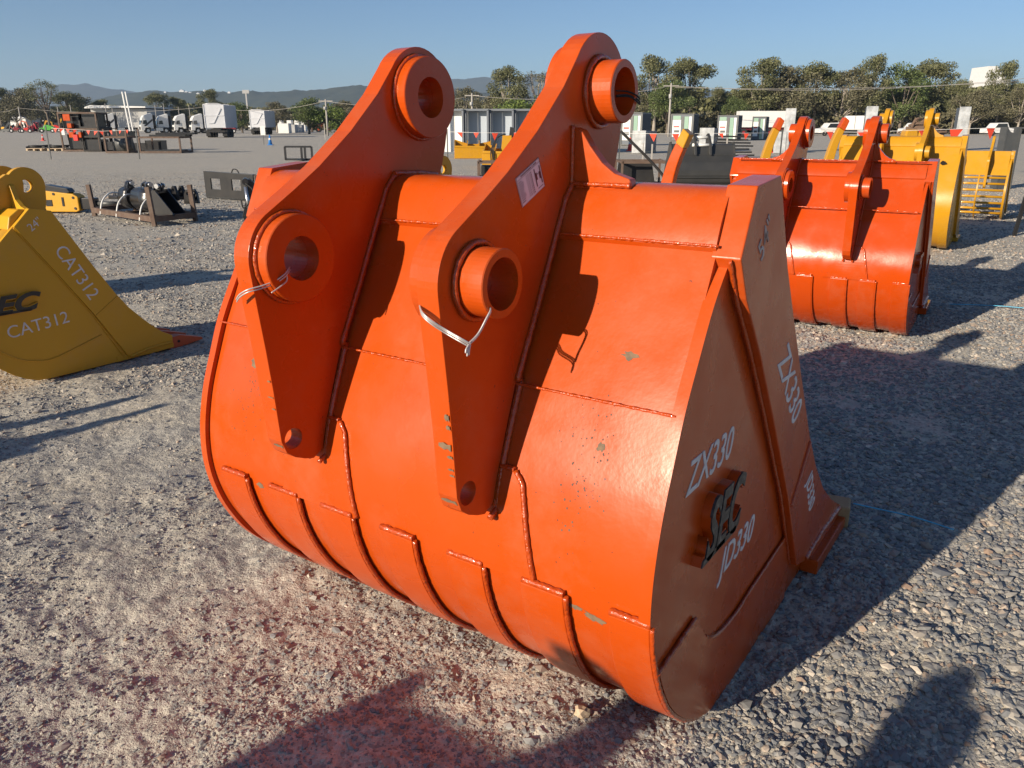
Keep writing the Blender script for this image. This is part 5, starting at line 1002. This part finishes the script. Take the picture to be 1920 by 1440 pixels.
pp_ = [pole(43, 200, 190, 'power pole left of the tall gum tree', False), pole(400, 197, 150, 'power pole behind the larger tipper trailer', False), pole(615, 186, 120, 'power pole beyond the far ear'), pole(886, 175, 115, 'power pole above the container row'), pole(1253, 156, 110, 'power pole in front of the big tree right of the top boss')]
for k, px in enumerate((116, 140, 205, 217, 297, 313, 340, 360)): pole(px, 200 - (k % 3) * 3, 150 + 6 * k, ['thin pole left of the first truck', 'thin pole above the tall rack', 'thin pole above the first truck', 'pale pole beside the shed roof', 'thin pole above the line of trucks', 'thin pole behind the second truck in line', 'thin pole behind the third truck in line', 'thin pole left of the larger tipper'][k], False, 'thin poles behind the trucks', 'yard_pole', 'pole', 'pole', .09)
for k, px in enumerate((243, 249)): p = atd(px - .5, 160); b = MB(); b.bar((.8 * .25, 0, 0), (-.25, 0, zat(172, 160)), .24, .2); tag(b.build('light_mast', 'white', None, loc=p), ['left one of two tall pale masts above the first trucks', 'right one of two tall pale masts above the first trucks'][k], 'mast', 'pair of tall pale masts')
p = atd(468, 300); b = MB(); b.bar((0, 0, 0), (0, 0, zat(172, 300)), .5, .5); b.box((0, 0, zat(172, 300)), (2.4, .6, 1.2)); tag(b.build('light_tower', 'lgrey', None, loc=p), 'floodlight tower against the hills above the smaller tipper', 'light tower')
def wire(label, P, sag=.35, r=.035):
    b = MB()
    for a, c in zip(P[:-1], P[1:]):
        b.tube([a.lerp(c, t / 10) - Vector((0, 0, sag * 4 * (t / 10) * (1 - t / 10))) for t in range(11)], r, 4)
    tag(b.build('power_line', 'pole', None), label, 'power line', 'power lines')
R1 = atd(1960, 105, zat(143, 105))
wire('upper power line running across the whole treeline', [atd(-60, 200, zat(202, 200))] + pp_ + [R1], 1.0, .026)
wire('lower power line in front of the right hand trees', [pp_[4] - Vector((0, 0, .2)) + Vector((.5, 0, 0)), atd(1960, 108, zat(150, 108))], .5, .022)
# ------------------------------------------------------------------ trees
def make_tree(name, H, R, leafm, bark, seed, nclump=26, nleaf=110, trunk_h=.35, flat=.75, lean=0.0, ls=.42, fork=True):
    q = random.Random(seed); g = np.random.RandomState(seed)
    r = thing(name, 'tree', 'tree', (0, 0, 0)); tr = MB(); cz = H * (trunk_h + (1 - trunk_h) * .52); cl = []
    for i in range(nclump):
        a = q.uniform(0, 2 * PI); u = q.uniform(-1, 1); rr = q.uniform(.45, 1) ** .6; s = math.sqrt(1 - u * u)
        c = Vector((R * rr * s * math.cos(a) + lean * H * (.5 + u * .3), R * rr * s * math.sin(a) * .85, cz + H * (1 - trunk_h) * .46 * u * rr)); cl.append((c, R * q.uniform(.22, .42)))
    ls *= .72; nleaf = int(nleaf * 1.7)
    top = Vector((lean * H * .5, 0, H * (trunk_h + .12))); base = [(0, 0, -.2), (lean * H * .12, .05, H * trunk_h * .5), tuple(top), (lean * H * .6, 0, H * .72)]
    tr.tube(cr3(base, 4), [.030 * H * (1 - .8 * i / 12) for i in range(13)], 8)
    for c, rc in cl[:16]:
        t = q.uniform(.55, 1.0); s0 = Vector((top.x * t, 0, top.z * t)); m_ = s0.lerp(c, .5) + Vector((q.uniform(-.1, .1) * R, q.uniform(-.1, .1) * R, -.04 * H))
        tr.tube(cr3([s0, m_, c], 3), [.012 * H * (1 - .75 * i / 6) for i in range(7)], 6)
    tr.build('trunk', bark, r, smooth=True)
    V = []; T = []
    for c, rc in cl:
        k = int(nleaf * (rc / (.32 * R)) ** 2); d = g.randn(k, 3); d /= np.linalg.norm(d, axis=1)[:, None]; rad = rc * (g.rand(k) ** .4); P = np.array(c) + d * rad[:, None] * np.array([1.15, 1.0, flat])
        a = g.randn(k, 3); a /= np.linalg.norm(a, axis=1)[:, None]; b_ = np.cross(a, g.randn(k, 3)); b_ /= np.linalg.norm(b_, axis=1)[:, None]; s = ls * (.5 + g.rand(k))[:, None]
        V.append(np.stack([P - a * s * .5, P + b_ * s * .32, P + a * s * .5, P - b_ * s * .32], 1)); T.append(np.clip(g.rand(k) * .6 + q.uniform(0, .4), 0, 1))
    V = np.concatenate(V).reshape(-1, 3); Fq = np.arange(len(V)).reshape(-1, 4); npmesh('crown', V, Fq, M[leafm], False, np.concatenate(T), r); return r
_tr = {}
def tree(kind, px, pyt, Y, label, g, rz=None, wide=1.0, name='gum_tree', zoff=0):
    K = {'gum': (14, 4.6, 'leaf', 'palebark', 3, 40, 170, .30, .72, 0, .42), 'gum2': (14, 4.2, 'leaf', 'bark', 5, 34, 170, .34, .8, .05, .42), 'open': (14, 4.6, 'leaf', 'bark', 8, 15, 100, .42, .55, .06, .36), 'green': (12, 4.6, 'leafg', 'bark', 12, 30, 170, .18, .85, 0, .40),
         'brown': (11, 4.4, 'leafb', 'palebark', 17, 38, 150, .22, .8, -.03, .40), 'thin': (13, 2.8, 'leafb', 'palebark', 21, 15, 60, .35, .9, .02, .32), 'bush': (5, 3.4, 'leafl', 'bark', 25, 24, 130, .08, .9, 0, .34)}[kind]
    H = zat(pyt, Y)
    if kind not in _tr: _tr[kind] = make_tree(name, K[0], K[1], K[2], K[3], K[4], K[5], K[6], K[7], K[8], K[9], K[10]); o = _tr[kind]
    else: o = copy_tree(_tr[kind])
    s = H / K[0]; o.scale = (s * wide, s * wide, s); o.location = atd(px, Y, zoff); o.rotation_euler = (0, 0, rnd.uniform(0, 6.28) if rz is None else rz); tag(o, label, 'tree', g)
gR, gL, gM = 'trees along the right of the yard', 'trees at the far left', 'trees behind the middle of the yard'
for a in [('gum', 1225, 105, 150, 'tall dense gum right of the top boss, highest of its clump', 1.0), ('gum2', 1292, 108, 155, 'tall gum forming the right half of the clump over the grey cabins', 1.05), ('green', 1250, 150, 140, 'green tree filling the clump behind the power pole', 1.2), ('brown', 1180, 165, 150, 'darker tree just right of the taller ear', 1.0),
          ('gum2', 1348, 163, 170, 'small gum in the gap between the two tall clumps', .8), ('gum', 1420, 110, 150, 'broad gum with forked pale trunk, left end of the long treeline', 1.15), ('green', 1375, 180, 145, 'green tree low at the left foot of the broad gum', .9), ('brown', 1475, 122, 150, 'brownish gum right of the broad forked one', 1.2), ('gum2', 1525, 117, 150, 'gum behind the second yellow tine', 1.1),
          ('brown', 1570, 128, 150, 'brownish gum left of the leaning crown above the white box truck', 1.2), ('gum', 1622, 104, 148, 'tall gum with high round crown above the wrapped pack', .72), ('green', 1685, 118, 150, 'bright green gum with domed crown above the yellow ears', 1.2), ('gum2', 1725, 110, 155, 'tall gum with wispy right side beside the domed green one', 1.1),
          ('gum2', 1782, 148, 150, 'small round topped tree left of the white building', .75), ('gum', 1864, 116, 150, 'round open gum in front of the white building', .75), ('brown', 1815, 168, 145, 'brownish tree below the white building', 1.3), ('brown', 1905, 160, 145, 'brown tree at the right edge of the treeline', 1.2), ('gum2', 1945, 152, 150, 'tree cut off by the right edge', 1.1)]:
    tree(a[0], a[1], a[2], a[3], a[4], gR, wide=a[5])
for a in [('gum2', 5, 160, 245, 'gum at the very left edge of the picture', 1.0), ('open', 95, 143, 220, 'tall open crowned gum with bent dark trunk, above the tall rack', .95), ('brown', 34, 176, 240, 'brown tree between the left edge and the tall open gum', 1.3), ('brown', 62, 164, 240, 'dark brown tree just left of the tall open gum', 1.1), ('gum2', 130, 171, 255, 'rounded tree just right of the tall open gum', 1.3), ('brown', 160, 180, 265, 'low spreading tree right of the rounded one', 1.3),
          ('gum2', 298, 173, 245, 'round dark tree above the second truck in line', 1.1), ('gum2', 338, 181, 250, 'low tree above the third truck in line', 1.2), ('gum', 398, 168, 255, 'dark tree above the larger tipper trailer', 1.0), ('green', 225, 200, 235, 'green tree behind the pale masts', 1.7), ('gum2', 195, 186, 270, 'small dark tree over the shed roof', 1.2)]:
    tree(a[0], a[1], a[2], a[3], a[4], gL, wide=a[5])
for a in [('green', 455, 191, 175, 'dark green tree between the two tipper trailers', 1.4), ('green', 580, 182, 150, 'large rounded green tree left of the far ear', 1.5), ('bush', 610, 196, 150, 'bright green tree beside the power pole by the far ear', 1.2), ('brown', 520, 190, 190, 'dull tree behind the smaller tipper trailer', 1.3), ('brown', 655, 188, 160, 'dull brown tree just left of the far ear', 1.1), ('brown', 870, 162, 160, 'brown tree right of the far ear above the containers', .9),
          ('gum', 955, 126, 145, 'large olive gum between the two ears', 1.0), ('thin', 1010, 122, 145, 'sparse half bare gum beside the taller ear', 1.2), ('bush', 985, 182, 120, 'bright green bush above the container row', 1.3), ('brown', 915, 178, 150, 'low brown tree between the power pole and the large olive gum', 1.4)]:
    tree(a[0], a[1], a[2], a[3], a[4], gM, wide=a[5])
# continuous dark wood behind the single trees
def wood(px0, px1, pyt, Y, n, label, seed, lm='leaf', s=.8):
    g = np.random.RandomState(seed); X0, X1 = atd(px0, Y).x, atd(px1, Y).x; x = X0 + (X1 - X0) * g.rand(n); H = zat(pyt, Y); hh = H * (.68 + .42 * (vn(x, x * 0 + seed, .12) + .5) + .12 * vn(x, x * 0, .5)); z = hh * g.rand(n) ** .75; y = Y + g.rand(n) * 9 + 3 * vn(x, z, .4); P = np.stack([x, y, z], -1)
    a = g.randn(n, 3); a /= np.linalg.norm(a, axis=1)[:, None]; b_ = np.cross(a, g.randn(n, 3)); b_ /= np.linalg.norm(b_, axis=1)[:, None]; q = s * (.5 + g.rand(n))[:, None]
    V = np.stack([P - a * q * .5, P + b_ * q * .35, P + a * q * .5, P - b_ * q * .35], 1).reshape(-1, 3)
    tone = np.clip(g.rand(n) * .6 + .5 * (vn(x, z, .35) + .4), 0, 1); tag(npmesh('far_wood', V, np.arange(len(V)).reshape(-1, 4), M[lm], False, tone), label, 'wood', kind='stuff')
wood(1150, 1400, 178, 168, 9000, 'gum wood in the gap behind the grey cabins', 38)
wood(1385, 2050, 156, 168, 36000, 'continuous gum wood behind the right hand trees', 31)
wood(1150, 2050, 205, 150, 12000, 'undergrowth along the foot of the right hand trees', 36, 'leafb')
wood(-120, 700, 207, 275, 22000, 'low mixed wood far behind the trucks', 32, 'leafb', .9); wood(690, 1160, 192, 190, 12000, 'low wood behind the container row', 33, 'leaf', .9)
wood(-200, 1200, 196, 420, 26000, 'far tree belt at the foot of the hills', 34, 'leaf', 1.8)
# ------------------------------------------------------------------ hills
def ridge(name, Y, pts, depth, m, amp, seed, extra=True):
    xs = np.linspace(atd(pts[0][0], Y).x, atd(pts[-1][0], Y).x, 420); hx = np.array([atd(a, Y).x for a, _ in pts]); hz = np.array([zat(c, Y) for _, c in pts]); top = np.interp(xs, hx, hz)
    ys = np.linspace(-1, 1, 41); X, T = np.meshgrid(xs, ys); base = 1 - np.abs(T) ** 1.4; Z = np.interp(X, xs, top) * base + amp * (vn(X, T * depth, .012) + .6 * vn(X, T * depth, .035) + .35 * vn(X, T * depth, .1)) * (.3 + base) - amp * .2 * 0
    Z = np.where(np.abs(T) > .97, -5, Z); V = np.stack([X, Y + T * depth, Z], -1).reshape(-1, 3); n = len(xs); i = np.arange(40)[:, None]; j = np.arange(n - 1)[None]; a = i * n + j; Fq = np.stack([a, a + 1, a + n + 1, a + n], -1).reshape(-1, 4)
    tag(npmesh(name, V, Fq, m, True), kind='structure')
M['hill'] = mat('forested_hillside', (0.05, 0.062, 0.045), 0.95, col2=(0.10, 0.105, 0.07), nscale=.03, detail=8, bump=1.0, bscale=.05, spec=.1)
ridge('hills', 5200, [(-300, 178), (-60, 172), (0, 170), (60, 170), (110, 161), (140, 158), (172, 157), (190, 160), (225, 168), (255, 172), (300, 175), (345, 176), (420, 178), (500, 180), (560, 178), (700, 172), (800, 163), (830, 150), (862, 146), (930, 145), (980, 143), (1020, 136), (1050, 134), (1100, 138), (1160, 150), (1300, 170), (1500, 175), (1900, 180), (2300, 185)], 700, M['hill'], 10, 1)
ridge('hills', 2600, [(-400, 205), (150, 200), (230, 178), (262, 175), (300, 171), (330, 172), (370, 169), (400, 168), (440, 171), (480, 169), (520, 172), (560, 170), (600, 168), (640, 165), (680, 161), (720, 163), (800, 166), (860, 168), (950, 176), (1050, 184), (1200, 200), (1500, 210)], 380, M['hill'], 7, 2)
for k, (px, py, w) in enumerate(((342, 178, 9), (350, 176, 6), (357, 173, 6), (372, 183, 6), (384, 181, 5), (430, 190, 5), (398, 176, 5), (335, 182, 4), (310, 178, 4))):
    tq = .10 + .05 * (k % 4); ry = np.interp(px, [300, 330, 370, 400, 440, 480], [171, 172, 169, 168, 171, 169]); p = atd(px, 2600 - 380 * tq, zat(ry, 2600) * (1 - tq ** 1.4) - 1.5); q = mpp(2330) * w; r = thing('hillside_house', 'tiny white house on the wooded ridge above the trucks', 'house', p, 0, 'white houses on the ridge'); b = MB(); b.box((0, 0, q * .15), (q, q * .8, q * .5)); b.build('wall', 'white', r); b = MB(); b.prism([(-q * .55, q * .4), (q * .55, q * .4), (0, q * .65)], -q * .42, q * .42, 'y'); b.build('roof', 'alu', r)
# ------------------------------------------------------------------ air
hz_ = bpy.data.materials.new('air'); hz_.use_nodes = True; t = hz_.node_tree; t.nodes.remove(t.nodes['Principled BSDF']); pv = t.nodes.new('ShaderNodeVolumePrincipled')
pv.inputs['Color'].default_value = (0.58, 0.76, 1.0, 1); pv.inputs['Density'].default_value = 0.00014; pv.inputs['Anisotropy'].default_value = 0.1
t.links.new(pv.outputs[0], t.nodes['Material Output'].inputs['Volume'])
b = MB(); b.box((0, 2900, 146), (12000, 6200, 296)); hb = b.build('haze', hz_); hb.data.name = 'haze'; tag(hb, 'thin bluish haze in front of the distant hills', 'haze', kind='stuff')
